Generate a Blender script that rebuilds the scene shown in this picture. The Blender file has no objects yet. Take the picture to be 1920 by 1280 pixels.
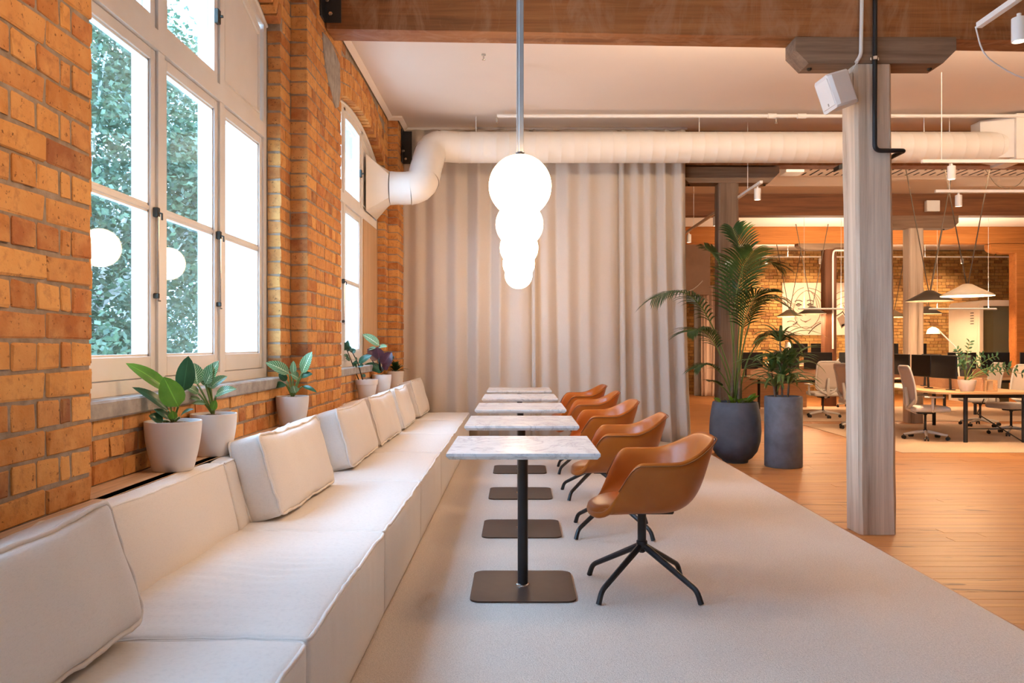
import bpy, math, random
import numpy as np
from mathutils import Vector, Matrix, noise as mnoise

# ---------------------------------------------------------------- camera, world, sun, exposure
# metres: x to the right, y into the room, z up; z = 0 is the carpeted platform, the office floor lies lower
EYE = 1.235
FLOOR = -0.187
F = 1480.0 / 1920.0
SC = bpy.context.scene
COL = SC.collection
cam_data = bpy.data.cameras.new('camera')
cam = bpy.data.objects.new('camera', cam_data)
COL.objects.link(cam)
cam.location = (0, 0, EYE)
cam.rotation_euler = (math.pi / 2, 0, 0)
cam_data.sensor_width = 36.0
cam_data.lens = 36.0 * F
cam_data.shift_x = (960 - 970) / 1920.0
cam_data.shift_y = (647 - 640) / 1920.0
cam_data.clip_start = 0.05
SC.camera = cam

world = bpy.data.worlds.new('world')
SC.world = world
world.use_nodes = True
wbg = world.node_tree.nodes['Background']
wbg.inputs['Color'].default_value = (0.36, 0.62, 1.0, 1)
wbg.inputs['Strength'].default_value = 25.0

sun_data = bpy.data.lights.new('sun', 'SUN')
sun_data.energy = 6.0
sun_data.angle = math.radians(2)
sun_data.color = (1.0, 0.93, 0.80)
sun = bpy.data.objects.new('sun', sun_data)
COL.objects.link(sun)
sun.rotation_euler = (math.radians(38), math.radians(20), 0)   # comes over the roof, so it only reaches the trees outside

GLOBE_GLOW = 22.0
WARM = (1.0, 0.63, 0.35)
UPC = (1.0, 0.79, 0.56)
SPOT_W = 70.0
UP_W = 105.0

SC.view_settings.view_transform = 'Standard'
SC.view_settings.look = 'None'
SC.view_settings.exposure = 0.06
SC.view_settings.gamma = 1.0
SC.view_settings.use_curve_mapping = False
SC.cycles.use_denoising = True
SC.cycles.max_bounces = 8
SC.cycles.diffuse_bounces = 4
SC.cycles.glossy_bounces = 3
SC.cycles.use_adaptive_sampling = True
SC.cycles.adaptive_threshold = 0.04
SC.cycles.transparent_max_bounces = 16
SC.cycles.sample_clamp_indirect = 8.0
SC.cycles.caustics_reflective = False
SC.cycles.caustics_refractive = False

# ---------------------------------------------------------------- helpers
R = random.Random(7)
PI = math.pi

def px(x, y, d):
    """position at depth d seen at photo pixel x, y (used only to write down measurements)"""
    return ((x - 970) * d / 1480.0, d, EYE - (y - 647) * d / 1480.0)

def tag(o, label=None, cat=None, group=None, kind=None):
    if label: o['label'] = label
    if cat: o['category'] = cat
    if group: o['group'] = group
    if kind: o['kind'] = kind
    return o

def thing(name, label, cat, loc=(0, 0, 0), rz=0.0, group=None, kind=None):
    o = bpy.data.objects.new(name, None)
    COL.objects.link(o)
    o.empty_display_size = 0.1
    o.location = loc
    o.rotation_euler = (0, 0, rz)
    return tag(o, label, cat, group, kind)

def wloc(o):
    v = Vector((0, 0, 0))
    while o is not None:
        v += o.location
        o = o.parent
    return v

class MB:
    """collects vertices and faces of ONE mesh object"""
    def __init__(s):
        s.v = []; s.f = []
    def add(s, vs, fs):
        b = len(s.v)
        s.v.extend([tuple(p) for p in vs])
        s.f.extend([tuple(i + b for i in f) for f in fs])
        return s
    def box(s, x0, x1, y0, y1, z0, z1, c=0.0):
        if c <= 0:
            s.add([(x0,y0,z0),(x1,y0,z0),(x1,y1,z0),(x0,y1,z0),(x0,y0,z1),(x1,y0,z1),(x1,y1,z1),(x0,y1,z1)],
                  [(0,3,2,1),(4,5,6,7),(0,1,5,4),(1,2,6,5),(2,3,7,6),(3,0,4,7)])
            return s
        v, f = chamfer_box(x0, x1, y0, y1, z0, z1, c)
        return s.add(v, f)
    def tube(s, pts, r, n=8, cap=True, up=None):
        pts = [Vector(p) for p in pts]
        rr = r if isinstance(r, (list, tuple)) else [r] * len(pts)
        rings = []
        prev = None
        for i, p in enumerate(pts):
            a = pts[max(i - 1, 0)]; b = pts[min(i + 1, len(pts) - 1)]
            t = (b - a)
            if t.length < 1e-9: t = Vector((0, 0, 1))
            t.normalize()
            if prev is None:
                u = Vector((0, 0, 1)) if abs(t.z) < 0.9 else Vector((1, 0, 0))
                u = (u - t * u.dot(t)).normalized()
            else:
                u = (prev - t * prev.dot(t))
                u = u.normalized() if u.length > 1e-6 else prev
            prev = u
            w = t.cross(u)
            rings.append([p + (u * math.cos(2*PI*k/n) + w * math.sin(2*PI*k/n)) * rr[i] for k in range(n)])
        vs = [q for g in rings for q in g]
        fs = []
        for i in range(len(pts) - 1):
            for k in range(n):
                k2 = (k + 1) % n
                fs.append((i*n+k, i*n+k2, (i+1)*n+k2, (i+1)*n+k))
        if cap:
            fs.append(tuple(reversed(range(n))))
            fs.append(tuple((len(pts)-1)*n + k for k in range(n)))
        return s.add(vs, fs)
    def lathe(s, prof, n=24, c=(0, 0, 0), cap0=True, cap1=True):
        vs = []; fs = []
        for r, z in prof:
            for k in range(n):
                a = 2*PI*k/n
                vs.append((c[0] + r*math.cos(a), c[1] + r*math.sin(a), c[2] + z))
        for i in range(len(prof) - 1):
            for k in range(n):
                k2 = (k+1) % n
                fs.append((i*n+k, i*n+k2, (i+1)*n+k2, (i+1)*n+k))
        if cap0: fs.append(tuple(reversed(range(n))))
        if cap1: fs.append(tuple((len(prof)-1)*n + k for k in range(n)))
        return s.add(vs, fs)
    def prism(s, poly, axis, a, b):
        """extrude a 2-D polygon along axis 0/1/2 between a and b; poly gives the two other coordinates in order"""
        n = len(poly)
        def mk(p, t):
            q = [p[0], p[1]]
            q.insert(axis, t)
            return tuple(q)
        vs = [mk(p, a) for p in poly] + [mk(p, b) for p in poly]
        fs = [tuple(range(n))[::-1], tuple(range(n, 2*n))]
        for i in range(n):
            j = (i+1) % n
            fs.append((i, j, n+j, n+i))
        return s.add(vs, fs)
    def grid(s, fn, nu, nv, close_u=False):
        vs = [fn(i/(nu-1 if not close_u else nu), j/(nv-1)) for j in range(nv) for i in range(nu)]
        fs = []
        for j in range(nv-1):
            for i in range(nu if close_u else nu-1):
                i2 = (i+1) % nu
                fs.append((j*nu+i, j*nu+i2, (j+1)*nu+i2, (j+1)*nu+i))
        return s.add(vs, fs)
    def sphere(s, c, r, nu=20, nv=12, sz=1.0):
        prof = [(max(r*math.sin(PI*i/nv), 1e-4), -r*sz*math.cos(PI*i/nv)) for i in range(nv+1)]
        return s.lathe(prof, nu, c)
    def xf(s, mtx):
        s.v = [tuple(mtx @ Vector(p)) for p in s.v]
        return s
    def mesh(s, name, m, smooth=35):
        me = bpy.data.meshes.new(name)
        me.from_pydata(s.v, [], s.f)
        me.validate(clean_customdata=False)
        fix_normals(me)
        if m is not None: me.materials.append(MAT[m] if isinstance(m, str) else m)
        if smooth:
            me.shade_smooth()
            if smooth < 179: me.set_sharp_from_angle(angle=math.radians(smooth))
        return me
    def build(s, name, m, parent=None, world=True, smooth=35):
        """link as one object; coordinates are world ones (parents unrotated) unless world is False"""
        if parent is not None and world:
            o = wloc(parent)
            s.v = [(p[0]-o.x, p[1]-o.y, p[2]-o.z) for p in s.v]
        me = s.mesh(name, m, smooth)
        ob = bpy.data.objects.new(name, me)
        COL.objects.link(ob)
        if parent is not None: ob.parent = parent
        elif world and s.v:
            a = np.array(s.v)
            c = Vector(((a[:,0].min()+a[:,0].max())/2, (a[:,1].min()+a[:,1].max())/2, a[:,2].min()))
            me.transform(Matrix.Translation(-c))
            ob.location = c
        return ob

import bmesh
def fix_normals(me):
    bm = bmesh.new(); bm.from_mesh(me)
    bmesh.ops.recalc_face_normals(bm, faces=bm.faces)
    bm.to_mesh(me); bm.free()

_cb = None
def chamfer_box(x0, x1, y0, y1, z0, z1, c):
    lo = (x0, y0, z0); hi = (x1, y1, z1)
    c = min(c, (x1-x0)*.49, (y1-y0)*.49, (z1-z0)*.49)
    vs = []; idx = {}
    for sx in (0,1):
        for sy in (0,1):
            for sz in (0,1):
                sgn = (sx, sy, sz)
                for ax in range(3):
                    p = []
                    for k in range(3):
                        e = hi[k] if sgn[k] else lo[k]
                        if k != ax: e += -c if sgn[k] else c
                        p.append(e)
                    idx[(sx,sy,sz,ax)] = len(vs); vs.append(tuple(p))
    fs = []
    for ax in range(3):
        o = [k for k in range(3) if k != ax]
        for s_ in (0,1):
            def key(a, b):
                q = [0,0,0]; q[ax] = s_; q[o[0]] = a; q[o[1]] = b
                return idx[(q[0],q[1],q[2],ax)]
            fs.append((key(0,0), key(1,0), key(1,1), key(0,1)))
    for ax in range(3):                       # edges along ax
        o = [k for k in range(3) if k != ax]
        for a in (0,1):
            for b in (0,1):
                def key(t, face):
                    q = [0,0,0]; q[ax] = t; q[o[0]] = a; q[o[1]] = b
                    return idx[(q[0],q[1],q[2],face)]
                fs.append((key(0,o[0]), key(1,o[0]), key(1,o[1]), key(0,o[1])))
    for sx in (0,1):
        for sy in (0,1):
            for sz in (0,1):
                fs.append(tuple(idx[(sx,sy,sz,ax)] for ax in range(3)))
    return vs, fs

def instance(me, name, parent, loc=(0,0,0), rot=(0,0,0), scale=(1,1,1)):
    o = bpy.data.objects.new(name, me)
    COL.objects.link(o)
    o.parent = parent
    o.location = loc; o.rotation_euler = rot; o.scale = scale
    return o

def copy_thing(root, loc, rz=0.0, label=None, group=None):
    r = root.copy(); COL.objects.link(r)
    r.location = loc; r.rotation_euler = (0, 0, rz)
    if label: r['label'] = label
    if group: r['group'] = group
    for ch in list(root.children):
        c = ch.copy(); COL.objects.link(c); c.parent = r
        for g in list(ch.children):
            d = g.copy(); COL.objects.link(d); d.parent = c
    return r

def lerp(a, b, t): return a + (b-a)*t
def smooth(t):
    t = max(0.0, min(1.0, t)); return t*t*(3-2*t)
def bez(p0, p1, p2, t):
    return Vector(p0)*(1-t)**2 + Vector(p1)*2*t*(1-t) + Vector(p2)*t*t
def path_round(pts, r=0.1, n=6):
    """polyline with rounded corners"""
    pts = [Vector(p) for p in pts]
    out = [pts[0]]
    for i in range(1, len(pts)-1):
        a, b, c = pts[i-1], pts[i], pts[i+1]
        d1 = (a-b); d2 = (c-b)
        k = min(r, d1.length*.49, d2.length*.49)
        p0 = b + d1.normalized()*k; p2 = b + d2.normalized()*k
        for t in range(n+1): out.append(bez(p0, b, p2, t/n))
    out.append(pts[-1])
    return out

# ---------------------------------------------------------------- materials
MAT = {}
class NT:
    def __init__(s, name, rough=0.6, metal=0.0, spec=0.4):
        m = bpy.data.materials.new(name); m.use_nodes = True
        s.m = m; s.t = m.node_tree; s.b = s.t.nodes['Principled BSDF']
        s.b.inputs['Roughness'].default_value = rough
        s.b.inputs['Metallic'].default_value = metal
        s.b.inputs['Specular IOR Level'].default_value = spec
        MAT[name] = m
    def n(s, typ, ins=None, **props):
        nd = s.t.nodes.new(typ)
        for k, v in props.items(): setattr(nd, k, v)
        for k, v in (ins or {}).items():
            if isinstance(v, bpy.types.NodeSocket): s.t.links.new(v, nd.inputs[k])
            else: nd.inputs[k].default_value = v
        return nd
    def pos(s, scale=(1,1,1), rand=0.0, coord='pos'):
        if coord == 'pos': c = s.n('ShaderNodeNewGeometry').outputs['Position']
        else: c = s.n('ShaderNodeTexCoord').outputs['Object']
        if rand:
            r = s.rnd()
            v = s.n('ShaderNodeCombineXYZ', {0: r, 1: r, 2: r}).outputs[0]
            v = s.n('ShaderNodeVectorMath', {0: v, 1: (rand, rand*.7, rand*1.3)}, operation='MULTIPLY').outputs[0]
            c = s.n('ShaderNodeVectorMath', {0: c, 1: v}, operation='ADD').outputs[0]
        return s.n('ShaderNodeVectorMath', {0: c, 1: scale}, operation='MULTIPLY').outputs[0]
    def rnd(s):
        a = s.n('ShaderNodeObjectInfo').outputs['Random']
        b = s.n('ShaderNodeNewGeometry').outputs['Random Per Island']
        q = s.n('ShaderNodeMath', {0: a, 1: b}, operation='ADD').outputs[0]
        return s.n('ShaderNodeMath', {0: q}, operation='FRACT').outputs[0]
    def noise(s, vec, scale=5.0, detail=4.0, rough=0.55, dist=0.0):
        return s.n('ShaderNodeTexNoise', {'Vector': vec, 'Scale': scale, 'Detail': detail, 'Roughness': rough, 'Distortion': dist}).outputs['Fac']
    def ramp(s, fac, stops, interp='LINEAR'):
        r = s.n('ShaderNodeValToRGB', {0: fac})
        cr = r.color_ramp; cr.interpolation = interp
        while len(cr.elements) < len(stops): cr.elements.new(0.5)
        for e, (p, c) in zip(cr.elements, stops):
            e.position = p; e.color = (c[0], c[1], c[2], 1) if not isinstance(c, (int, float)) else (c, c, c, 1)
        return r.outputs[0]
    def mix(s, f, a, b, mode='MIX'):
        nd = s.n('ShaderNodeMix', data_type='RGBA', blend_type=mode)
        for i, v in ((0, f), (6, a), (7, b)):
            if isinstance(v, bpy.types.NodeSocket): s.t.links.new(v, nd.inputs[i])
            else: nd.inputs[i].default_value = v if i == 0 else (v[0], v[1], v[2], 1)
        return nd.outputs[2]
    def math(s, op, a, b=0.0):
        return s.n('ShaderNodeMath', {0: a, 1: b}, operation=op).outputs[0]
    def color(s, c):
        if isinstance(c, bpy.types.NodeSocket): s.t.links.new(c, s.b.inputs['Base Color'])
        else: s.b.inputs['Base Color'].default_value = (c[0], c[1], c[2], 1)
        return s
    def rough(s, c):
        s.t.links.new(c, s.b.inputs['Roughness']); return s
    def bump(s, h, strength=0.3, dist=0.01):
        b = s.n('ShaderNodeBump', {'Height': h, 'Strength': strength, 'Distance': dist})
        s.t.links.new(b.outputs[0], s.b.inputs['Normal']); return s

def plain(name, c, rough=0.5, metal=0.0, spec=0.4, var=0.06, scale=6.0):
    k = NT(name, rough, metal, spec)
    nz = k.noise(k.pos(), scale, 3)
    k.color(k.ramp(nz, [(0.3, tuple(x*(1-var) for x in c)), (0.7, tuple(min(1, x*(1+var)) for x in c))]))
    return k
def glow(name, c, strength):
    k = NT(name)
    k.color((0.8, 0.8, 0.8))
    k.b.inputs['Emission Color'].default_value = (c[0], c[1], c[2], 1)
    k.b.inputs['Emission Strength'].default_value = strength
    return k

# bricks
k = NT('brick', 0.85, 0, 0.25)
r_ = k.rnd()
base = k.ramp(r_, [(0.0, (.40,.135,.040)), (0.18, (.58,.245,.066)), (0.38, (.68,.325,.095)), (0.58, (.55,.225,.072)),
                   (0.75, (.74,.37,.115)), (0.88, (.48,.165,.052)), (1.0, (.29,.115,.050))])
nz = k.noise(k.pos(rand=9), 11, 5)
base = k.mix(k.ramp(nz, [(.4, 0), (.75, .6)]), base, (.78,.43,.155))
nz2 = k.noise(k.pos(rand=4), 24, 5, .65)
base = k.mix(k.ramp(nz2, [(.52, 0), (.7, .5)]), base, (.30,.11,.045))
sp = k.noise(k.pos(rand=5), 60, 3, .6)
base = k.mix(k.ramp(sp, [(.63, 0), (.70, .75)]), base, (.10,.035,.02))
k.color(base)
k.bump(k.noise(k.pos(rand=5), 45, 6, .65), .45, .008)
# mortar
k = NT('mortar', 0.95, 0, 0.1)
k.color(k.ramp(k.noise(k.pos(), 22, 5), [(.3, (.26,.20,.145)), (.7, (.42,.33,.25))]))
k.bump(k.noise(k.pos(), 90, 5, .7), .6, .006)
k = NT('brick_far', 0.85, 0, 0.25)
base = k.ramp(k.rnd(), [(0.0, (.30,.14,.045)), (0.3, (.46,.27,.085)), (0.6, (.52,.32,.115)), (0.85, (.42,.22,.075)), (1.0, (.22,.10,.04))])
k.color(k.mix(k.ramp(k.noise(k.pos(rand=5), 20, 4), [(.45, 0), (.75, .5)]), base, (.58,.38,.16)))
plain('mortar_far', (.25,.15,.075), .95, var=.2)
k = plain("sill_stone", (.36,.32,.28), .85, var=.25, scale=14)
k.bump(k.noise(k.pos(), 60, 5, .7), .4, .006)
k = NT('paint_white', 0.45, 0, 0.4)
k.color(k.ramp(k.noise(k.pos(), 3, 3), [(.3, (.74,.69,.63)), (.7, (.80,.755,.70))]))
plain('paint_outside', (.86,.87,.86), .6)
k = NT('ceiling_paint', 0.8, 0, 0.2)
k.color(k.ramp(k.noise(k.pos(), .7, 3), [(.3, (.74,.635,.55)), (.7, (.78,.675,.59))]))
plain('duct_white', (.80,.74,.66), .45, var=.02)
plain('white_metal', (.80,.77,.73), .4, var=.02)
plain('white_plastic', (.74,.71,.68), .45, var=.02)
plain('black_metal', (.018,.018,.02), .38, var=.1)
plain('black_plastic', (.012,.012,.014), .45, var=.1)
plain('dark_gap', (.008,.007,.006), .9)
plain('grey_metal', (.40,.385,.36), .45, 0.2, var=.03)
plain('chrome', (.62,.60,.57), .22, 1.0, var=.05)
k = plain('base_plate', (.075,.045,.032), .42, 0.3, var=.08, scale=20)
# glass
k = NT('glass', 0.0, 0, 0.5)
for nd in list(k.t.nodes):
    if nd.type != 'OUTPUT_MATERIAL': k.t.nodes.remove(nd)
out = [n for n in k.t.nodes][0]
lw = k.n('ShaderNodeLayerWeight', {'Blend': .5})
fr = k.n('ShaderNodeMath', {0: k.math('POWER', lw.outputs['Facing'], 5.0), 1: .96, 2: .04}, operation='MULTIPLY_ADD')
tr = k.n('ShaderNodeBsdfTransparent', {'Color': (.93,.965,.955,1)})
gl = k.n('ShaderNodeBsdfGlossy', {'Color': (.9,.95,.95,1), 'Roughness': .02})
mx = k.n('ShaderNodeMixShader', {0: fr.outputs[0], 1: tr.outputs[0], 2: gl.outputs[0]})
k.t.links.new(mx.outputs[0], out.inputs['Surface'])

def wood(name, stops, axis, fine=1.0, rough=.6, stain=None, bump=.25, rand=7, streak=.35):
    k = NT(name, rough, 0, 0.3)
    sc = [9.0, 9.0, 9.0]; sc[axis] = .55
    sc2 = [70.0, 70.0, 70.0]; sc2[axis] = 2.0
    g = k.noise(k.pos(tuple(x*fine for x in sc), rand=rand), 1, 5, .6, .6)
    g2 = k.noise(k.pos(tuple(x*fine for x in sc2), rand=rand), 1, 3, .6)
    c = k.ramp(g, stops)
    c = k.mix(streak, c, k.ramp(g2, [(.3, .25), (.7, 1.0)]), 'MULTIPLY')
    if stain:
        sv = [3.4, 3.4, 3.4]; sv[stain[0]] = stain[1]*2.2
        s_ = k.noise(k.pos(tuple(sv)), 1, 8, .68, 1.6)
        c = k.mix(k.ramp(s_, [(.46, 0), (.62, .65)]), c, stain[2])
    k.color(c)
    k.bump(g2, bump, .006)
    return k
wood('beam_wood', [(.25, (.15,.052,.016)), (.5, (.32,.120,.036)), (.75, (.44,.175,.055))], 0, stain=(2, .5, (.40,.205,.105)))
wood('beam_dark', [(.25, (.12,.045,.016)), (.5, (.22,.085,.030)), (.75, (.30,.125,.045))], 0)
wood('beam_orange', [(.25, (.42,.145,.035)), (.6, (.56,.21,.05)), (.8, (.62,.25,.07))], 0)
wood('post_weathered', [(.24, (.26,.18,.12)), (.40, (.56,.435,.32)), (.6, (.72,.58,.445)), (.8, (.84,.705,.56))], 2, fine=.9, rough=.85, bump=.5, streak=.2)
wood('post_dark', [(.25, (.13,.08,.05)), (.5, (.24,.155,.10)), (.75, (.33,.225,.15))], 2, rough=.85, bump=.5)
wood('post_brown', [(.25, (.10,.038,.018)), (.6, (.17,.065,.03)), (.8, (.22,.09,.04))], 2)
wood('corbel_wood', [(.25, (.14,.085,.052)), (.5, (.27,.17,.108)), (.75, (.36,.245,.165))], 0, rough=.8, bump=.5)
wood('ledge_wood', [(.3, (.68,.45,.27)), (.7, (.76,.53,.34))], 1, rough=.5, bump=.05)
wood('ply_panel', [(.3, (.60,.36,.185)), (.7, (.68,.43,.235))], 2, rough=.5, bump=.05)
wood('desk_wood', [(.3, (.66,.40,.20)), (.7, (.74,.48,.26))], 0, rough=.4, bump=.05)
wood('screen_wood', [(.3, (.52,.30,.18)), (.7, (.58,.35,.215))], 0, rough=.6, bump=.05)
# floor boards
k = NT('floor_board', 0.45, 0, 0.3)
g = k.noise(k.pos((.8, 14, 14), rand=13), 1, 5, .6, .8)
g2 = k.noise(k.pos((3, 90, 90), rand=13), 1, 3, .6)
c = k.ramp(g, [(.2, (.29,.110,.034)), (.42, (.45,.20,.066)), (.62, (.55,.27,.095)), (.85, (.62,.34,.14))])
c = k.mix(k.math('MULTIPLY', k.rnd(), .5), c, (.40,.17,.06))
c = k.mix(.25, c, k.ramp(g2, [(.3, .4), (.7, 1.0)]), 'MULTIPLY')
st = k.noise(k.pos((1.1, 11, 11), rand=29), 1, 4, .5, 1.2)
c = k.mix(k.ramp(st, [(.62, 0), (.68, .8)]), c, (.10,.035,.013))
k.color(c); k.bump(g2, .12, .003)
k.rough(k.ramp(g, [(.2, .42), (.8, .55)]))
# carpet
k = NT('carpet', 0.97, 0, 0.1)
p = k.pos()
w1 = k.n('ShaderNodeTexVoronoi', {'Vector': p, 'Scale': 210.0}).outputs['Distance']
c = k.ramp(k.noise(p, 120, 3, .7), [(.3, (.62,.52,.435)), (.7, (.80,.69,.60))])
c = k.mix(.45, c, k.ramp(w1, [(.1, 1.0), (.75, .6)]), 'MULTIPLY')
c = k.mix(k.ramp(k.noise(p, 1.3, 4), [(.35, 0), (.7, .3)]), c, (.70,.60,.51))
k.color(c); k.bump(w1, .5, .004)
k = NT('rug', 0.95, 0, 0.1)
c = k.ramp(k.noise(k.pos(), 60, 3, .7), [(.3, (.50,.375,.27)), (.7, (.62,.48,.355))])
k.color(c)
plain('carpet_trim', (.30,.11,.035), .5)

def linen(name, c, sc=520.0, rough=.9, bump=.25, sheen=.3):
    k = NT(name, rough, 0, 0.15)
    p = k.pos()
    w1 = k.n('ShaderNodeTexWave', {'Vector': k.pos((0, 1, 1)), 'Scale': sc/6.28/2, 'Distortion': 1.5}, wave_type='BANDS', bands_direction='DIAGONAL').outputs['Fac']
    slub = k.noise(k.pos((60, 60, 700)), 1, 3, .6)
    slub2 = k.noise(k.pos((700, 700, 60)), 1, 3, .6)
    s_ = k.math('ADD', slub, slub2)
    cc = k.ramp(s_, [(.7, tuple(x*.92 for x in c)), (1.3, tuple(min(1, x*1.05) for x in c))])
    cc = k.mix(k.ramp(k.noise(p, 4, 3), [(.35, 0), (.75, .12)]), cc, tuple(x*.95 for x in c))
    k.color(cc)
    k.bump(s_, bump, .002)
    k.b.inputs['Sheen Weight'].default_value = sheen
    k.b.inputs['Sheen Roughness'].default_value = .5
    return k
linen('sofa_linen', (.74,.685,.625))
linen('piping_linen', (.78,.725,.665))
k = linen('curtain_linen', (.64,.555,.475), bump=.35)
# curtain lets some light through
tl = k.n('ShaderNodeBsdfTranslucent', {'Color': (.60,.50,.41,1)})
mx = k.n('ShaderNodeMixShader', {0: .12, 1: k.b.outputs[0], 2: tl.outputs[0]})
k.t.links.new(mx.outputs[0], [n for n in k.t.nodes if n.type == 'OUTPUT_MATERIAL'][0].inputs['Surface'])
linen('curtain_pink', (.55,.42,.34))
linen('chair_mesh', (.52,.45,.40))
linen('seat_grey', (.58,.56,.53))
# marble
k = NT('marble', 0.16, 0, 0.5)
p = k.pos(rand=11)
n1 = k.noise(p, 2.6, 6, .6, 1.4)
v1 = k.ramp(k.math('ABSOLUTE', k.math('SUBTRACT', n1, .5)), [(0.0, .6), (.012, .22), (.05, 0.0)])
n2 = k.noise(k.pos((1, 2.2, 1), rand=17), 7, 6, .6, .8)
v2 = k.ramp(k.math('ABSOLUTE', k.math('SUBTRACT', n2, .5)), [(0.0, .28), (.02, .08), (.06, 0.0)])
c = k.ramp(k.noise(p, 3, 4), [(.3, (.76,.75,.74)), (.65, (.86,.85,.83))])
c = k.mix(v1, c, (.36,.36,.38)); c = k.mix(v2, c, (.34,.33,.34))
k.color(c)
# leather
k = NT('leather', 0.36, 0, 0.4)
nz = k.noise(k.pos(coord='obj'), 5, 4)
k.color(k.ramp(nz, [(.3, (.37,.088,.005)), (.7, (.46,.118,.009))]))
k.bump(k.noise(k.pos(coord='obj'), 260, 3, .6), .10, .001)
k.b.inputs['Coat Weight'].default_value = .12
k.b.inputs['Coat Roughness'].default_value = .3
plain('leather_seam', (.25,.08,.018), .5)
# pots and planters
plain('pot_white', (.78,.73,.69), .42, var=.03)
k = plain('concrete_dark', (.082,.102,.142), .7, var=.22, scale=5)
k.bump(k.noise(k.pos(), 40, 4), .15, .004)
k = plain('concrete_light', (.145,.17,.215), .8, var=.25, scale=6)
k.bump(k.noise(k.pos(), 40, 4), .2, .004)
k = NT('soil', .95, 0, .1)
k.color(k.ramp(k.noise(k.pos(), 60, 4, .7), [(.3, (.09,.04,.018)), (.7, (.34,.18,.085))]))
k.bump(k.noise(k.pos(), 80, 4, .7), 1.0, .02)
def leafmat(name, c0, c1, vein=None, under=None, rough=.35, trans=.25):
    k = NT(name, rough, 0, .5)
    uv = k.n('ShaderNodeUVMap').outputs[0]
    sx = k.n('ShaderNodeSeparateXYZ', {0: uv})
    u = k.math('ABSOLUTE', k.math('SUBTRACT', sx.outputs[0], .5))
    c = k.ramp(k.noise(k.pos(rand=3), 14, 3), [(.3, c0), (.7, c1)])
    if vein:
        q = k.math('SUBTRACT', sx.outputs[1], k.math('MULTIPLY', u, .55))
        w = k.math('SINE', k.math('MULTIPLY', q, 62.0))
        w = k.ramp(w, [(.62, 0), (.85, .85)])
        c = k.mix(w, c, vein)
        c = k.mix(k.ramp(u, [(.02, 1.0), (.05, 0)]), c, vein)
    else:
        c = k.mix(k.ramp(u, [(.012, .5), (.035, 0)]), c, tuple(min(1, x*2.2) for x in c1))
    if under:
        bf = k.n('ShaderNodeNewGeometry').outputs['Backfacing']
        c = k.mix(bf, c, under)
    k.color(c)
    tl = k.n('ShaderNodeBsdfTranslucent', {'Color': c})
    mx = k.n('ShaderNodeMixShader', {0: trans, 1: k.b.outputs[0], 2: tl.outputs[0]})
    k.t.links.new(mx.outputs[0], [n for n in k.t.nodes if n.type == 'OUTPUT_MATERIAL'][0].inputs['Surface'])
    return k
leafmat('leaf_bright', (.09,.20,.02), (.16,.31,.035), trans=.35)
leafmat('leaf_dark', (.02,.07,.03), (.035,.11,.045), rough=.3)
leafmat('leaf_veined', (.05,.14,.045), (.075,.20,.06), vein=(.55,.62,.35))
leafmat('leaf_burgundy', (.055,.014,.018), (.10,.025,.03), rough=.3)
leafmat('leaf_variegated', (.06,.17,.06), (.10,.24,.09), vein=(.62,.66,.48))
leafmat('leaf_palm', (.022,.060,.020), (.048,.10,.030), rough=.4)
leafmat('leaf_dracaena', (.08,.17,.055), (.17,.27,.10), rough=.4)
leafmat('leaf_zz', (.03,.085,.045), (.05,.13,.07), rough=.3)
leafmat('leaf_tree', (.030,.062,.040), (.075,.115,.055), rough=.5, trans=.3)
plain('stem_green', (.13,.20,.05), .5)
plain('stem_dark', (.035,.03,.02), .6)
plain('bark', (.20,.155,.115), .9, var=.3, scale=20)
plain('tree_bark', (.42,.40,.36), .9, var=.25, scale=9)
plain('pavement', (.55,.53,.50), .9, var=.1)
glow('globe_glow', (1.0, .66, .385), GLOBE_GLOW)
glow('lamp_glow', (1.0, .80, .58), 9.0)
glow('tube_glow', (1.0, .78, .55), 2.2)
plain('shade_dark', (.055,.042,.03), .5)
plain('shade_cream', (.90,.79,.58), .45)
plain('shade_olive', (.20,.155,.09), .5)
plain('cord', (.10,.07,.045), .7)
k = plain('canvas', (.74,.63,.53), .85, var=.03, scale=3)
plain('ink', (.05,.035,.03), .9)
plain('ink_soft', (.26,.19,.15), .9)
plain('plaster_taupe', (.33,.235,.175), .85, var=.05)
plain('panel_blue', (.44,.46,.47), .6)
plain('booth_white', (.80,.70,.58), .4, var=.02)
k = plain('screen_black', (.012,.012,.013), .22, spec=.5)
plain('chair_frame', (.60,.58,.56), .45, var=.02)
plain('paper_card', (.62,.45,.28), .8)

# ================================================================ the setting
CEIL = 4.0
XP, XS, XW = -1.45, -1.57, -1.665          # pier face, stepped recess face, window frame face
def structure(o): o['kind'] = 'structure'; return o

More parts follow.
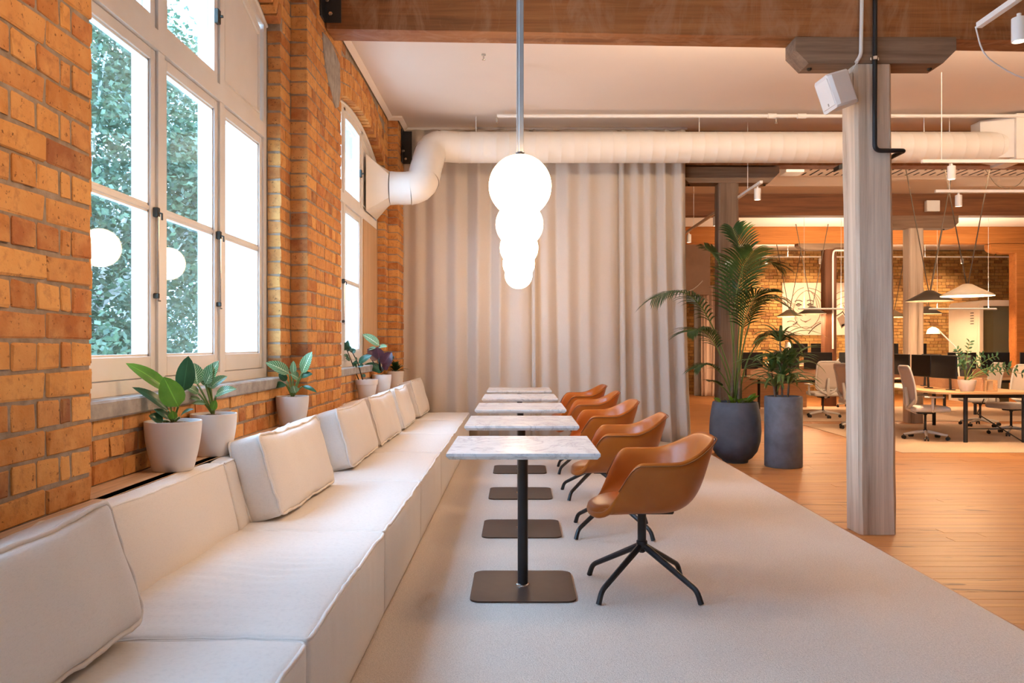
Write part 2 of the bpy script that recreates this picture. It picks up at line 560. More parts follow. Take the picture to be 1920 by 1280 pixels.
# ---- bricks: boxes with chamfered, uneven edges; alike bricks share mesh data
CH, BH = 0.0905, 0.0785
def brick_mesh(name, L, D, H, c=.005, jit=.0042, seed=0):
    rr = random.Random(seed)
    v, f = chamfer_box(-D/2, D/2, -L/2, L/2, -H/2, H/2, c)
    v = [(a + rr.uniform(-jit, jit)*.5, b + rr.uniform(-jit, jit), q + rr.uniform(-jit, jit)) for a, b, q in v]
    return v, f
BR_V = {}
def brick_kind(kind, D):
    L = {'s': .222, 'h': .108, 'c': .05}[kind]
    key = (kind, D)
    if key not in BR_V:
        lst = []
        for s_ in range(4):
            v, f = brick_mesh('brick', L, D, BH, seed=hash(kind) % 7 + s_*13 + int(D*1000))
            mb = MB().add(v, f)
            lst.append((v, f, mb.mesh('brick', 'brick', smooth=0)))
        BR_V[key] = (L, lst)
    return BR_V[key]
def run_lengths(total, course):
    """English bond: stretcher course / header course with a closer beside the corner header"""
    if course % 2 == 0:
        seq = ['s'] * max(1, round((total + .012) / .234))
    else:
        rest = total - .108 - .012 - .05 - .012
        seq = ['h', 'c'] + ['h'] * max(0, round(rest / .120))
        if total < .25: seq = ['h', 'h'] if total > .18 else ['h']
    nom = {'s': .222, 'h': .108, 'c': .05}
    s_ = sum(nom[q] for q in seq)
    k_ = (total - .012*(len(seq)-1)) / s_
    return [(q, nom[q]*k_, k_) for q in seq]
BRICKS = []     # (kind, depth, location, rotation, scale)
def lay(a, b, z0, z1, xface, depth, corner_at_b=True, keep=None):
    n0 = int(round((z0 - .53) / CH)); z = .53 + n0*CH
    c = n0
    while z + BH < z1 + .03:
        seq = run_lengths(b - a, c)
        if corner_at_b: seq = seq[::-1]
        y = a
        for kd, L, k_ in seq:
            yc, zc = y + L/2, z + BH/2
            if keep is None or keep(yc, zc, L):
                BRICKS.append((kd, depth, (xface - depth/2 + R.uniform(-.003, .003), yc, zc), (0, 0, 0), (1, k_, 1)))
            y += L + .012
        z += CH; c += 1

SPRING, RISE = 3.36, 0.24
class Arch:
    def __init__(s, ya, yb):
        s.ya, s.yb, s.c = ya, yb, (ya+yb)/2
        h = (yb-ya)/2
        s.R = (h*h + RISE*RISE) / (2*RISE)
        s.zc = SPRING + RISE - s.R
    def h(s, y, off=0.0):
        q = (s.R+off)**2 - (y-s.c)**2
        return s.zc + math.sqrt(max(q, 0))
RECESS = [(-1.12, 1.65), (2.69, 5.46), (6.50, 9.58)]
STEP = .22
ARCHES = [Arch(a+STEP, b-STEP) for a, b in RECESS]
SILL = .955

body = MB()
g = .006
piers = [(-2.5, -1.12), (1.65, 2.69), (5.46, 6.50), (9.58, 23.0)]
for a, b in piers:
    body.box(-2.05, XP-g, a+(g if a > 0 else 0), b-g, FLOOR, CEIL)
for (a, b), ar in zip(RECESS, ARCHES):
    body.box(-2.05, XS-g, a-.02, a+STEP-g, FLOOR, SPRING-.05)
    body.box(-2.05, XS-g, b-STEP+g, b+.02, FLOOR, SPRING-.05)
    body.box(-2.05, XS-g, a-.02, b+.02, FLOOR, SILL)
    ys = [lerp(ar.ya-g, ar.yb+g, i/24) for i in range(25)]
    poly = [(b+.02, CEIL), (a-.02, CEIL), (a-.02, SPRING-.05), (ar.ya-g, SPRING-.05)] + [(y, ar.h(min(max(y, ar.ya), ar.yb))+.018) for y in ys] + [(ar.yb+g, SPRING-.05), (b+.02, SPRING-.05)]
    body.prism(poly, 0, -2.05, XS-g)
wall_left = structure(body.build('wall_left', 'mortar', smooth=0))

for i, (a, b) in enumerate(piers):
    if i == 0: continue
    lay(max(a, 1.65), min(b, 10.14), .53, CEIL-.04, XP, .12, corner_at_b=(i != 3))
for i, ((a, b), ar) in enumerate(zip(RECESS, ARCHES)):
    if i == 0: continue
    lay(a, a+STEP, .53, SPRING-.02, XS, .09)
    lay(b-STEP, b, .53, SPRING-.02, XS, .09, corner_at_b=False)
    lay(a, b, .71, SILL, XS, .09)
    # arch rings
    nring = 3
    for k_ in range(nring):
        rad = ar.R + k_*.118 + .054
        half = math.asin((ar.yb-ar.ya)/2/ar.R)
        n = int(2*half*rad/.0905)
        for j in range(n):
            th = -half + 2*half*(j+.5)/n
            yc, zc = ar.c + rad*math.sin(th), ar.zc + rad*math.cos(th)
            if zc < CEIL-.05:
                BRICKS.append(('h', .09, (XS-.045+R.uniform(-.003, .003), yc, zc), (PI/2-th, 0, 0), (1, 1, .98*2*half*rad/n/.0905)))
    def keep(yc, zc, L, ar=ar):
        if abs(yc-ar.c) > (ar.yb-ar.ya)/2: return True
        return math.hypot(yc-ar.c, zc-ar.zc) > ar.R + 3*.118 + .05
    lay(a, b, SPRING+.0, CEIL-.03, XS, .09, keep=keep)

def proj_size(loc, L, H):
    x, y, z = loc
    if y < .4: return 0
    u, v = 970 + x*1480/y, 647 - (z-EYE)*1480/y
    if not (-15 < u < 1935 and -15 < v < 1295): return 0
    return L*H/(y*y)
def place_bricks(items, parent, limit, size):
    items = sorted(items, key=lambda q: -size(q))
    pl = wloc(parent)
    st = MB()
    for i, (kd, D, loc, rot, sc) in enumerate(items):
        L, lst = brick_kind(kd, D)
        v, f, me = lst[R.randrange(4)]
        if i < limit and size(items[i]) > 0:
            instance(me, 'brick', parent, Vector(loc)-pl, rot, sc)
        else:
            M_ = Matrix.Translation(loc) @ Matrix.Rotation(rot[2], 4, 'Z') @ Matrix.Rotation(rot[0], 4, 'X') @ Matrix.Diagonal((sc[0], sc[1], sc[2], 1))
            st.add([M_ @ Vector(p) for p in v], f)
    if st.v:
        o = st.build('brickwork', 'brick', parent, smooth=0); o['kind'] = 'stuff'
def bsize(q):
    kd, D, loc, rot, sc = q
    x, y, z = loc
    if y > 9.0 and x > -1.5 and y > 10: return 0
    if z < .66: return 0
    return proj_size(loc, max({'s': .222, 'h': .108, 'c': .05}[kd]*abs(XP)/max(y, 1), .04)*1.0, BH)
place_bricks(BRICKS, wall_left, 300, bsize)
# grey mortar patch under the beam end
mb = MB()
for k_ in range(1):
    pts = [(5.86,3.56),(6.13,3.58),(6.42,3.52),(6.44,3.30),(6.38,3.16),(6.28,3.12),(6.14,3.20),(6.02,3.26),(5.90,3.40)]
    mb.prism(pts, 0, XP-.02, XP+.008)
mb.build('mortar_patch', 'sill_stone', wall_left, smooth=0)
mb = MB(); mb.box(XP-.01, XP+.012, 2.40, 2.415, 2.79, 2.83, .003)
mb.build('wall_plug', 'white_plastic', wall_left)
# white-painted outer reveals seen through the glass
for (a, b), ar in zip(RECESS, ARCHES):
    mb = MB()
    mb.box(-2.10, -1.80, ar.yb-.03, ar.yb+.02, .95, SPRING)
    mb.box(-2.10, -1.80, ar.ya-.02, ar.ya+.03, .95, SPRING)
    mb.box(-2.25, -1.80, ar.ya-.02, ar.yb+.02, .93, 1.0)
    ys = [lerp(ar.ya, ar.yb, i/16) for i in range(17)]
    mb.prism([(y, ar.h(y)) for y in ys] + [(y, ar.h(y)-.05) for y in ys[::-1]], 0, -2.10, -1.80)
    mb.build('outer_reveal', 'paint_outside', wall_left, smooth=0)

# ---- windows
def make_window(idx, ar, blank_low=(), blank_up=(2,)):
    ya, yb = ar.ya, ar.yb
    root = thing('window_%d' % idx, None, None, (XW, ar.c, 1.02), kind='structure')
    GW = (yb-ya-2*.107-2*.168)/3
    cols = [(ya+.107+i*(GW+.168), ya+.107+i*(GW+.168)+GW) for i in range(3)]
    fr = MB()
    x0, x1 = -1.79, XW
    def ft(y): return ar.h(y)
    fr.box(x0, x1, ya, ya+.055, 1.02, SPRING+.03)
    fr.box(x0, x1, yb-.055, yb, 1.02, SPRING+.03)
    fr.box(x0, x1, ya+.055, yb-.055, 1.025, 1.085)
    fr.box(x0, x1+.006, ya+.055, yb-.055, 2.60, 2.69)
    for i in range(2):
        m = (cols[i][1] + cols[i+1][0])/2
        fr.box(x0, x1, m-.034, m+.034, 1.085, 2.60)
        fr.box(x0, x1, m-.034, m+.034, 2.69, ft(m)-.05)
    ys = [lerp(ya, yb, i/24) for i in range(25)]
    fr.prism([(y, ft(y)) for y in ys] + [(y, max(ft(y)-.075, SPRING-.02)) for y in ys[::-1]], 0, x0, x1)
    fo = fr.build('frame', 'paint_white', root, smooth=0)
    # thin bead round the head, proud of the frame
    bd = MB(); bd.tube([(x1, y, ft(y)-.012) for y in ys], .012, 6)
    bd.build('head_bead', 'paint_white', root)
    for i, (a, b) in enumerate(cols):
        s0, s1 = a-.049, b+.049
        xs0, xs1 = -1.735, XW-.012
        if i in blank_low:
            mb = MB(); mb.box(XW-.03, XW+.012, s0-.01, s1+.02, 1.09, 2.595, .004)
            mb.build('panel', 'ply_panel', root)
        else:
            sh = MB()
            sh.box(xs0, xs1, s0, a, 1.088, 2.597, .003); sh.box(xs0, xs1, b, s1, 1.088, 2.597, .003)
            sh.box(xs0, xs1, a, b, 1.088, 1.185, .003); sh.box(xs0, xs1, a, b, 2.545, 2.597, .003)
            sh.box(xs0, xs1-.006, a, b, 1.853, 1.875, .003)
            for (z0, z1) in ((1.185, 1.853), (1.875, 2.545)):        # glazing beads
                for q in (a, b-.010): sh.box(-1.712, xs1-.010, q, q+.010, z0, z1)
                for q in (z0, z1-.010): sh.box(-1.712, xs1-.010, a, b, q, q+.010)
            so = sh.build('sash', 'paint_white', root, smooth=0)
            for (z0, z1) in ((1.185, 1.853), (1.875, 2.545)):
                p = MB(); p.box(-1.716, -1.712, a-.004, b+.004, z0-.004, z1+.004)
                p.build('pane', 'glass', so, smooth=0)
        # upper light
        zb = 2.695
        yy = [lerp(s0+.004, s1-.004, t/8) for t in range(9)]
        if i in blank_up:
            mb = MB(); mb.prism([(y, ft(y)-.07) for y in yy] + [(yy[-1], zb), (yy[0], zb)], 0, XW-.05, XW-.022)
            po = mb.build('panel', 'paint_white', root, smooth=0)
            q = MB()
            yi = [lerp(a-.01, b+.0, t/8) for t in range(9)]
            loop = [(XW-.02, y, ft(y)-.15) for y in yi] + [(XW-.02, b, zb+.06), (XW-.02, a-.01, zb+.06), (XW-.02, yi[0], ft(yi[0])-.15)]
            q.tube(loop, .011, 6); q.build('panel_moulding', 'paint_white', po)
        else:
            us = MB()
            us.box(xs0, xs1, s0+.004, a+.004, zb, ft(s0 if i == 0 else a)-.075); us.box(xs0, xs1, b-.004, s1-.004, zb, min(ft(b), ft(s1))-.075)
            us.box(xs0, xs1, a+.004, b-.004, zb, 2.752)
            yi = [lerp(a+.004, b-.004, t/8) for t in range(9)]
            us.prism([(y, ft(y)-.072) for y in yi] + [(y, ft(y)-.135) for y in yi[::-1]], 0, xs0, xs1)
            uo = us.build('upper_sash', 'paint_white', root, smooth=0)
            p = MB(); p.prism([(y, ft(y)-.13) for y in yi] + [(yi[-1], 2.748), (yi[0], 2.748)], 0, -1.716, -1.712)
            p.build('pane', 'glass', uo, smooth=0)
            if i == 1:      # catch on the side of the top light
                c = MB(); c.box(XW-.012, XW+.012, s1-.055, s1-.015, 3.02, 3.10, .004); c.tube([(XW+.012, s1-.035, 3.06), (XW+.03, s1-.035, 3.06)], .008, 8)
                c.build('catch', 'stem_dark', root)
    # bolts on the meeting stiles
    for i in (0, 1):
        y = cols[i][1] + .03
        if idx == 2 and i == 1: continue
        b = MB()
        b.tube([(XW+.008, y, 1.44), (XW+.008, y, 1.86)], .0055, 8)
        b.build('espagnolette_rod', 'chrome', root)
        k2 = MB()
        k2.box(XW-.012, XW+.014, y-.012, y+.012, 1.825, 1.87, .004); k2.box(XW-.012, XW+.014, y-.007, y+.007, 1.45, 1.475, .003)
        k2.tube([(XW+.012, y, 1.845), (XW+.03, y-.008, 1.84), (XW+.032, y-.012, 1.81)], .0045, 8)
        k2.tube([(XW+.01, y-.004, 1.44), (XW+.01, y+.02, 1.44)], .003, 6)
        k2.build('window_latch', 'stem_dark', root)
    sl = MB(); sl.box(-1.80, XS+.022, ya-.06, yb+.06, SILL, 1.026, .008)
    sl.build('stone_sill', 'sill_stone', root)
    return root
make_window(3, ARCHES[0])
make_window(1, ARCHES[1])
make_window(2, ARCHES[2], blank_low=(2,))

# timber ledge behind the sofa, one board per window recess joined by a strip before the piers
lg = MB()
for a, b in RECESS: lg.box(XS-.005, XP+.045, a+.004, b-.004, .685, .71, .002)
lg.box(XP+.002, XP+.045, -1.1, 9.9, .685, .71)
tag(lg.build('window_ledge', 'ledge_wood'), 'pale timber ledge running under the windows behind the sofa', 'ledge')

# ---- platform, floor
mb = MB(); mb.box(XP-.3, 2.190, -2.4, 10.36, FLOOR, 0.0)
structure(mb.build('carpet_platform', 'carpet', smooth=0))
mb = MB(); mb.box(2.190, 2.202, -2.4, 10.36, FLOOR, -.001)
structure(mb.build('trim_1', 'carpet_trim', smooth=0))
mb = MB(); mb.box(-2.05, 17.0, -2.5, 23.2, FLOOR-.12, FLOOR-.004)
floor = structure(mb.build('floor', 'carpet_trim', smooth=0))
planks = []
PW = .128
y = 2.6; row = 0
while y < 23.0:
    x = 2.204 if y < 10.4 else -1.4
    first = True
    while x < 16.4:
        L = R.uniform(.6, 3.4) if first else R.uniform(1.9, 3.8)
        first = False
        planks.append((x, min(x+L, 16.5), y, y+PW))
        x += L + .002
    y += PW + .0022; row += 1
def psize(q):
    x0, x1, a, b = q
    u0, u1 = 970+x0*1480/a, 970+x1*1480/a
    v = 647 + (EYE-FLOOR)*1480/a
    if u0 > 1920 or u1 < 1290 or v > 1300: return 0
    return (min(u1, 1920)-max(u0, 0)) * (b-a)*1480*(EYE-FLOOR)/(a*a)
planks.sort(key=lambda q: -psize(q))
st = MB(); pf = wloc(floor)
for i, (x0, x1, a, b) in enumerate(planks):
    z = FLOOR + R.uniform(-.0008, .0008)
    if i < 300 and psize(planks[i]) > 0:
        p = MB(); p.box(x0, x1, a, b, FLOOR-.02, z, .0012); p.build('floor_plank', 'floor_board', floor, smooth=0)
    else:
        st.box(x0, x1, a, b, FLOOR-.02, z)
o = st.build('floor_boards', 'floor_board', floor, smooth=0); o['kind'] = 'stuff'

# ---- ceiling, cornice, other walls
mb = MB(); mb.box(-2.1, 17.0, -2.6, 23.3, CEIL, CEIL+.12)
ceiling = structure(mb.build('ceiling', 'ceiling_paint', smooth=0))
mb = MB()
def cornice(pth):
    prof = [(0, 0), (.014, -.045), (.045, -.02), (.06, 0)]
    for (x0, y0), (x1, y1) in zip(pth[:-1], pth[1:]):
        if abs(x1-x0) < 1e-6: mb.add([(x0+p, y0, CEIL+q) for p, q in prof] + [(x1+p, y1, CEIL+q) for p, q in prof], [(0,1,5,4),(1,2,6,5),(2,3,7,6),(3,0,4,7),(0,3,2,1),(4,5,6,7)])
        else: mb.add([(x0, y0-p, CEIL+q) for p, q in prof] + [(x1+.06, y1-p, CEIL+q) for p, q in prof], [(0,1,5,4),(1,2,6,5),(2,3,7,6),(3,0,4,7),(0,3,2,1),(4,5,6,7)])
cornice([(XS, 6.5), (XS, 9.58), (XP, 9.58), (XP, 10.1)])
structure(mb.build('trim_2', 'ceiling_paint', smooth=0))
mb = MB(); mb.box(-2.05, 17.0, -2.7, -2.5, FLOOR-.1, CEIL)
structure(mb.build('wall_back', 'ceiling_paint', smooth=0))
mb = MB(); mb.box(16.6, 16.8, -2.5, 23.2, FLOOR-.1, CEIL)
structure(mb.build('wall_right', 'ceiling_paint', smooth=0))
# far brick wall
YB = 23.0
mb = MB(); mb.box(-2.05, 17.0, YB+.008, YB+.3, FLOOR-.1, CEIL)
wall_far = structure(mb.build('wall_far', 'mortar_far', smooth=0))
fb = []
z = FLOOR + .01; c = 0
while z + BH < CEIL:
    x = 3.6 + (.117 if c % 2 else 0)
    while x < 15.6:
        L = .222 if (c % 4 != 3) else .108
        fb.append((x, L, z)); x += L + .012
    z += CH; c += 1
def fsize(q):
    x, L, z = q
    u, v = 970+(x+L/2)*1480/YB, 647-(z+.04-EYE)*1480/YB
    s_ = L
    if 1395 < u < 1466 and 470 < v < 625: s_ += 3
    elif 1466 <= u < 1780 and 464 < v < 530: s_ += 2
    elif 1692 < u < 1780 and 464 < v < 640: s_ += 2
    elif not (1290 < u < 1920 and v < 660): s_ = 0
    return s_
fb.sort(key=lambda q: -fsize(q))
pw = wloc(wall_far); st = MB()
far_me = {}
for L in (.222, .108):
    v, f = chamfer_box(-L/2, L/2, -.02, .03, -BH/2, BH/2, .004)
    far_me[L] = (v, f, MB().add(v, f).mesh('brick', 'brick_far', smooth=0))
for i, (x, L, z) in enumerate(fb):
    loc = Vector((x+L/2, YB, z+BH/2))
    if i < 300: instance(far_me[L][2], 'brick', wall_far, loc-pw)
    else: st.add([(p[0]+loc.x, p[1]+loc.y, p[2]+loc.z) for p in far_me[L][0]], far_me[L][1])
o = st.build('brickwork', 'brick_far', wall_far, smooth=0); o['kind'] = 'stuff'

# ---- timber beams, posts and corbels
def beam(y0, y1, zl, zr, label, m='beam_wood', x0=-1.43, x1=16.5):
    mb = MB()
    zt = CEIL - .002
    c = .008
    mb.add([(x0,y0,zl),(x1,y0,zr),(x1,y1,zr),(x0,y1,zl),(x0,y0,zt),(x1,y0,zt),(x1,y1,zt),(x0,y1,zt)],
           [(0,3,2,1),(4,5,6,7),(0,1,5,4),(1,2,6,5),(2,3,7,6),(3,0,4,7)])
    return tag(mb.build('timber_beam', m, smooth=0), label, 'beam', 'ceiling beams across the hall')
BEAM_Y = [5.92, 10.15, 14.40, 18.40]
beam(5.92, 6.15, 3.607, 3.32, 'large rough timber beam with pale water stains across the top, nearest')
beam(10.19, 10.42, 3.56, 3.53, 'brown timber beam behind the white duct, above the tall palm', x0=2.15)
beam(14.40, 14.64, 3.60, 3.60, 'dark brown timber beam behind the pendant lamps, below the slotted ceiling panel', 'beam_dark', x0=2.2)
beam(18.40, 18.64, 3.61, 3.61, 'orange timber beam in front of the far brick wall', 'beam_orange', x0=2.2)
beam(1.70, 1.93, 3.60, 3.32, 'rough timber beam overhead, nearest the camera and above the picture')
def post(X0, X1, y0, depth, ztop, lean, label, shaft_m, corbel, corbel_m, curved=False):
    """square post with chamfered arrises and a corbel block under the beam"""
    w = X1-X0
    root = thing('timber_post', label, 'post', ((X0+X1)/2, y0+depth/2, FLOOR), group='timber posts')
    mb = MB(); ch = .022
    def ring(z, dx):
        o = [(X0+ch,y0),(X1-ch,y0),(X1,y0+ch),(X1,y0+depth-ch),(X1-ch,y0+depth),(X0+ch,y0+depth),(X0,y0+depth-ch),(X0,y0+ch)]
        return [(a+dx, b, z) for a, b in o]
    NS = 14
    vs = []; rr = random.Random(int(X0*100))
    for i in range(NS+1):
        t = i/NS
        for p in ring(lerp(FLOOR, ztop, t), lean*t):
            vs.append((p[0]+rr.uniform(-.003, .003), p[1]+rr.uniform(-.003, .003), p[2]))
    fs = [tuple(range(8))[::-1], tuple(range(NS*8, NS*8+8))]
    for i in range(NS):
        for k_ in range(8):
            fs.append((i*8+k_, i*8+(k_+1) % 8, (i+1)*8+(k_+1) % 8, (i+1)*8+k_))
    mb.add(vs, fs)
    mb.build('shaft', shaft_m, root, smooth=30)
    (cx0, cx1, cz0, cz1, cy0, cy1, cc) = corbel
    if curved:
        poly = [(cx0, cz1), (cx0, cz0+.13)] + [(cx0 + .30*(1-math.cos(t*PI/2/6)), cz0+.13-.13*math.sin(t*PI/2/6)) for t in range(1, 7)]
        poly += [(cx1-.30*(1-math.cos(t*PI/2/6)), cz0+.13-.13*math.sin(t*PI/2/6)) for t in range(6, 0, -1)] + [(cx1, cz0+.13), (cx1, cz1)]
    else:
        poly = [(cx0, cz1), (cx0, cz0+cc), (cx0+cc, cz0), (cx1-cc, cz0), (cx1, cz0+cc), (cx1, cz1)]
    cb = MB(); cb.prism([(a, b) for a, b in poly], 1, cy0, cy1)
    co = cb.build('corbel', corbel_m, root, smooth=0)
    for bx in (lerp(cx0, cx1, .12), lerp(cx0, cx1, .88)):
        b = MB(); b.lathe([(.018, 0), (.018, -.012), (.008, -.02)], 8, (bx, (cy0+cy1)/2, cz0)); b.build('bolt', 'stem_dark', co)
    return root
p1 = post(2.573, 2.852, 5.92, .26, 3.345, -.042, 'large weathered grey timber post standing alone on the boards, right of the planters', 'post_weathered',
     (2.08, 3.284, 3.343, 3.54, 5.905, 6.125, .10), 'corbel_wood')
p2 = post(2.605, 2.862, 10.19, .25, 3.33, 0, 'brown-grey timber post behind the tall palm', 'post_dark',
     (2.08, 3.38, 3.33, 3.535, 10.18, 10.42, .13), 'corbel_wood')
p3 = post(7.15, 7.42, 14.40, .26, 3.37, 0, 'grey timber post behind the white pendant lamp and dual monitors', 'post_weathered',
     (6.35, 8.05, 3.37, 3.60, 14.40, 14.66, .10), 'corbel_wood')
p4 = post(7.17, 7.45, 18.40, .26, 3.47, 0, 'dark brown timber post between the two drawn portraits', 'post_brown',
     (6.55, 8.05, 3.46, 3.61, 18.40, 18.66, .1), 'corbel_wood', True)
p5 = post(11.62, 11.95, 18.40, .28, 3.40, 0, 'orange-brown timber post at the right edge beside the white booth', 'beam_orange',
     (11.05, 12.6, 3.38, 3.60, 18.40, 18.68, .1), 'beam_orange', True)
# black steel end bracket of the nearest beam and of the next
def bracket(y0, x, z0, z1, label):
    root = thing('steel_bracket', label, 'bracket', (x, y0, z0))
    mb = MB(); mb.box(XP+.002, x+.10, y0-.012, y0, z0, z1, .002); mb.box(XP+.002, XP+.014, y0-.14, y0, z0, z1, .002)
    mb.build('angle_plate', 'black_metal', root)
    for zz in (z0+.06, z0+.16):
        b = MB(); b.xf(Matrix.Identity(4))
        b.lathe([(.016, 0), (.016, .014), (.009, .014), (.009, .03)], 6)
        b.xf(Matrix.Translation((x+.04-(zz-z0)*.25, y0-.012, zz)) @ Matrix.Rotation(PI/2, 4, 'X'))
        b.build('bolt', 'chrome', root)
bracket(5.918, -1.42, 3.65, 3.99, 'black bolted steel plate at the wall end of the nearest beam')
bracket(9.96, -1.43, 3.52, 3.93, 'small black bolted plate in the corner between brick pier and curtain')

# ================================================================ upholstery
def wobv(p, s=6.0, a=.004):
    n = mnoise.noise_vector(Vector(p)*s)
    return Vector((n.x*a, n.y*a, n.z*a))
def soft_lattice(size, r, n):
    out = []
    for k_ in range(3):
        h = size[k_]/2
        e = [0, r*.12, r*.45, r]
        inner = [lerp(-h+r, h-r, i/n[k_]) for i in range(1, n[k_])]
        ax = [-h+q for q in e] + inner + [h-q for q in e[::-1]]
        out.append(ax)
    return out
def soft_box(mb, size, r, n, puff=(0, 0, 0), fn=None):
    """rounded, puffed box centred on the origin; fn(p) may displace each point"""
    X, Y, Z = soft_lattice(size, r, n)
    h = [q/2 for q in size]
    idx = {}; vs = []; fs = []
    def vid(i, j, k_):
        key = (i, j, k_)
        if key in idx: return idx[key]
        p = [X[i], Y[j], Z[k_]]
        q = [max(-h[a]+r, min(h[a]-r, p[a])) for a in range(3)]
        d = Vector((p[0]-q[0], p[1]-q[1], p[2]-q[2]))
        u = [p[a]/h[a] for a in range(3)]
        if d.length > 1e-9:
            m = max(abs(d.x), abs(d.y), abs(d.z))
            d = d.normalized()*m
        P = Vector(q) + d
        for a in range(3):
            b, c = (a+1) % 3, (a+2) % 3
            P[a] += puff[a]*(u[a]**3)*max(0, 1-u[b]**4)*max(0, 1-u[c]**4)
        if fn: P = fn(P)
        idx[key] = len(vs); vs.append(tuple(P))
        return idx[key]
    nx, ny, nz = len(X)-1, len(Y)-1, len(Z)-1
    for i in range(nx):
        for j in range(ny):
            fs.append((vid(i,j,0), vid(i,j+1,0), vid(i+1,j+1,0), vid(i+1,j,0)))
            fs.append((vid(i,j,nz), vid(i+1,j,nz), vid(i+1,j+1,nz), vid(i,j+1,nz)))
    for i in range(nx):
        for k_ in range(nz):
            fs.append((vid(i,0,k_), vid(i+1,0,k_), vid(i+1,0,k_+1), vid(i,0,k_+1)))
            fs.append((vid(i,ny,k_), vid(i,ny,k_+1), vid(i+1,ny,k_+1), vid(i+1,ny,k_)))
    for j in range(ny):
        for k_ in range(nz):
            fs.append((vid(0,j,k_), vid(0,j,k_+1), vid(0,j+1,k_+1), vid(0,j+1,k_)))
            fs.append((vid(nx,j,k_), vid(nx,j+1,k_), vid(nx,j+1,k_+1), vid(nx,j,k_+1)))
    return mb.add(vs, fs)
def loop_rect(a0, a1, b0, b1, n=14, r=.02):
    pts = []
    cs = [(a1-r, b1-r, 0), (a0+r, b1-r, 90), (a0+r, b0+r, 180), (a1-r, b0+r, 270)]
    for q in range(4):
        ca, cb, st = cs[q]
        for t in range(4):
            an = math.radians(st + t*30)
            pts.append((ca + r*math.cos(an), cb + r*math.sin(an)))
        na, nb, st2 = cs[(q+1) % 4]
        e0 = pts[-1]; an = math.radians(st2)
        e1 = (na + r*math.cos(an), nb + r*math.sin(an))
        for t in range(1, n):
            pts.append((lerp(e0[0], e1[0], t/n), lerp(e0[1], e1[1], t/n)))
    pts.append(pts[0])
    return pts

# ---- banquette sofa: modules in a row along the wall
SB = [-.39, .94, 2.27, 3.60, 4.93, 6.26, 7.59, 8.92, 9.93]
XF, XB = -.605, -1.44
def sofa_module(i, label):
    y0, y1 = SB[i]+.003, SB[i+1]-.003
    L = y1-y0; yc = (y0+y1)/2
    root = thing('sofa_module', label, 'sofa', ((XF+XB)/2, yc, 0), group='linen sofa modules along the window wall')
    D = XF-XB; Hs = .385
    cx = (XF+XB)/2
    def fs(p):
        q = Vector((p.x+cx, p.y+yc, p.z+Hs/2+.004))
        t = max(0, min(1, (q.z-.02)/.36))
        q += wobv(q, 5.0, .006)*t
        if p.z > Hs/2-.03:                       # sat-in creases on top
            if i == 2 and abs(p.y) < .5:
                g_ = math.exp(-((p.x-.06)/.20)**2 - ((p.y-.05)/.22)**2)
                q.z += -.010*g_ + .0055*g_*math.sin(p.y*78 + 2.5*math.sin(p.x*9))
            q.z += .0015*mnoise.noise(Vector((q.x*3, q.y*22, 1.3)))
        else:
            q.x += .004*mnoise.noise(Vector((2.2, q.y*14, q.z*3)))*t
        return q
    mb = MB(); soft_box(mb, (D, L, Hs), .022, (16 if i != 2 else 26, 110 if i == 2 else 26, 8), (.010, .0, .016), fs)
    mb.build('seat', 'sofa_linen', root, smooth=180)
    e = .007
    pts = [fs(Vector((a, b, Hs/2-.008))) for a, b in loop_rect(-D/2+e, D/2-e+.003, -L/2+e, L/2-e, 26)]
    pts = [p + wobv(p, 14, .006) for p in pts]
    MB().tube(pts, .0075, 6).build('seat_piping', 'piping_linen', root, smooth=180)
    # backrest, leaning
    Tb, Hb = .155, .325
    bx, bz = -1.338, .378 + Hb/2
    def fb_(p):
        q = Vector((p.x+bx, p.y+yc, p.z+bz))
        q.x += -.075*(p.z+Hb/2)/Hb + (0.02 if p.x < 0 else 0)*(p.z+Hb/2)/Hb
        if p.x < 0: q.x = max(q.x, XB+.022)
        return q + wobv(q, 5, .005)
    mb = MB(); soft_box(mb, (Tb, L, Hb), .02, (4, 24, 8), (.008, 0, .006), fb_)
    mb.build('backrest', 'sofa_linen', root, smooth=180)
    ln = [fb_(Vector((Tb/2-.006, lerp(-L/2+.01, L/2-.01, t/40), Hb/2-.006))) for t in range(41)]
    ln = [p + wobv(p, 16, .003) for p in ln]
    MB().tube(ln, .0055, 6).build('back_piping', 'piping_linen', root, smooth=180)
    return root
SOFA_L = ['cream linen sofa module mostly beside and behind the camera, nearest end', 'cream linen sofa module in the bottom left corner under the nearest cushion',
          'cream linen sofa module with bare backrest and creased seat, no cushion on it', 'cream linen sofa module under the second cushion, beside the first table',
          'cream linen sofa module under the third cushion, beside the second table', 'cream linen sofa module under the fourth cushion',
          'cream linen sofa module under the fifth cushion', 'short cream linen sofa module at the far end against the curtain']
for i in range(8): sofa_module(i, SOFA_L[i])

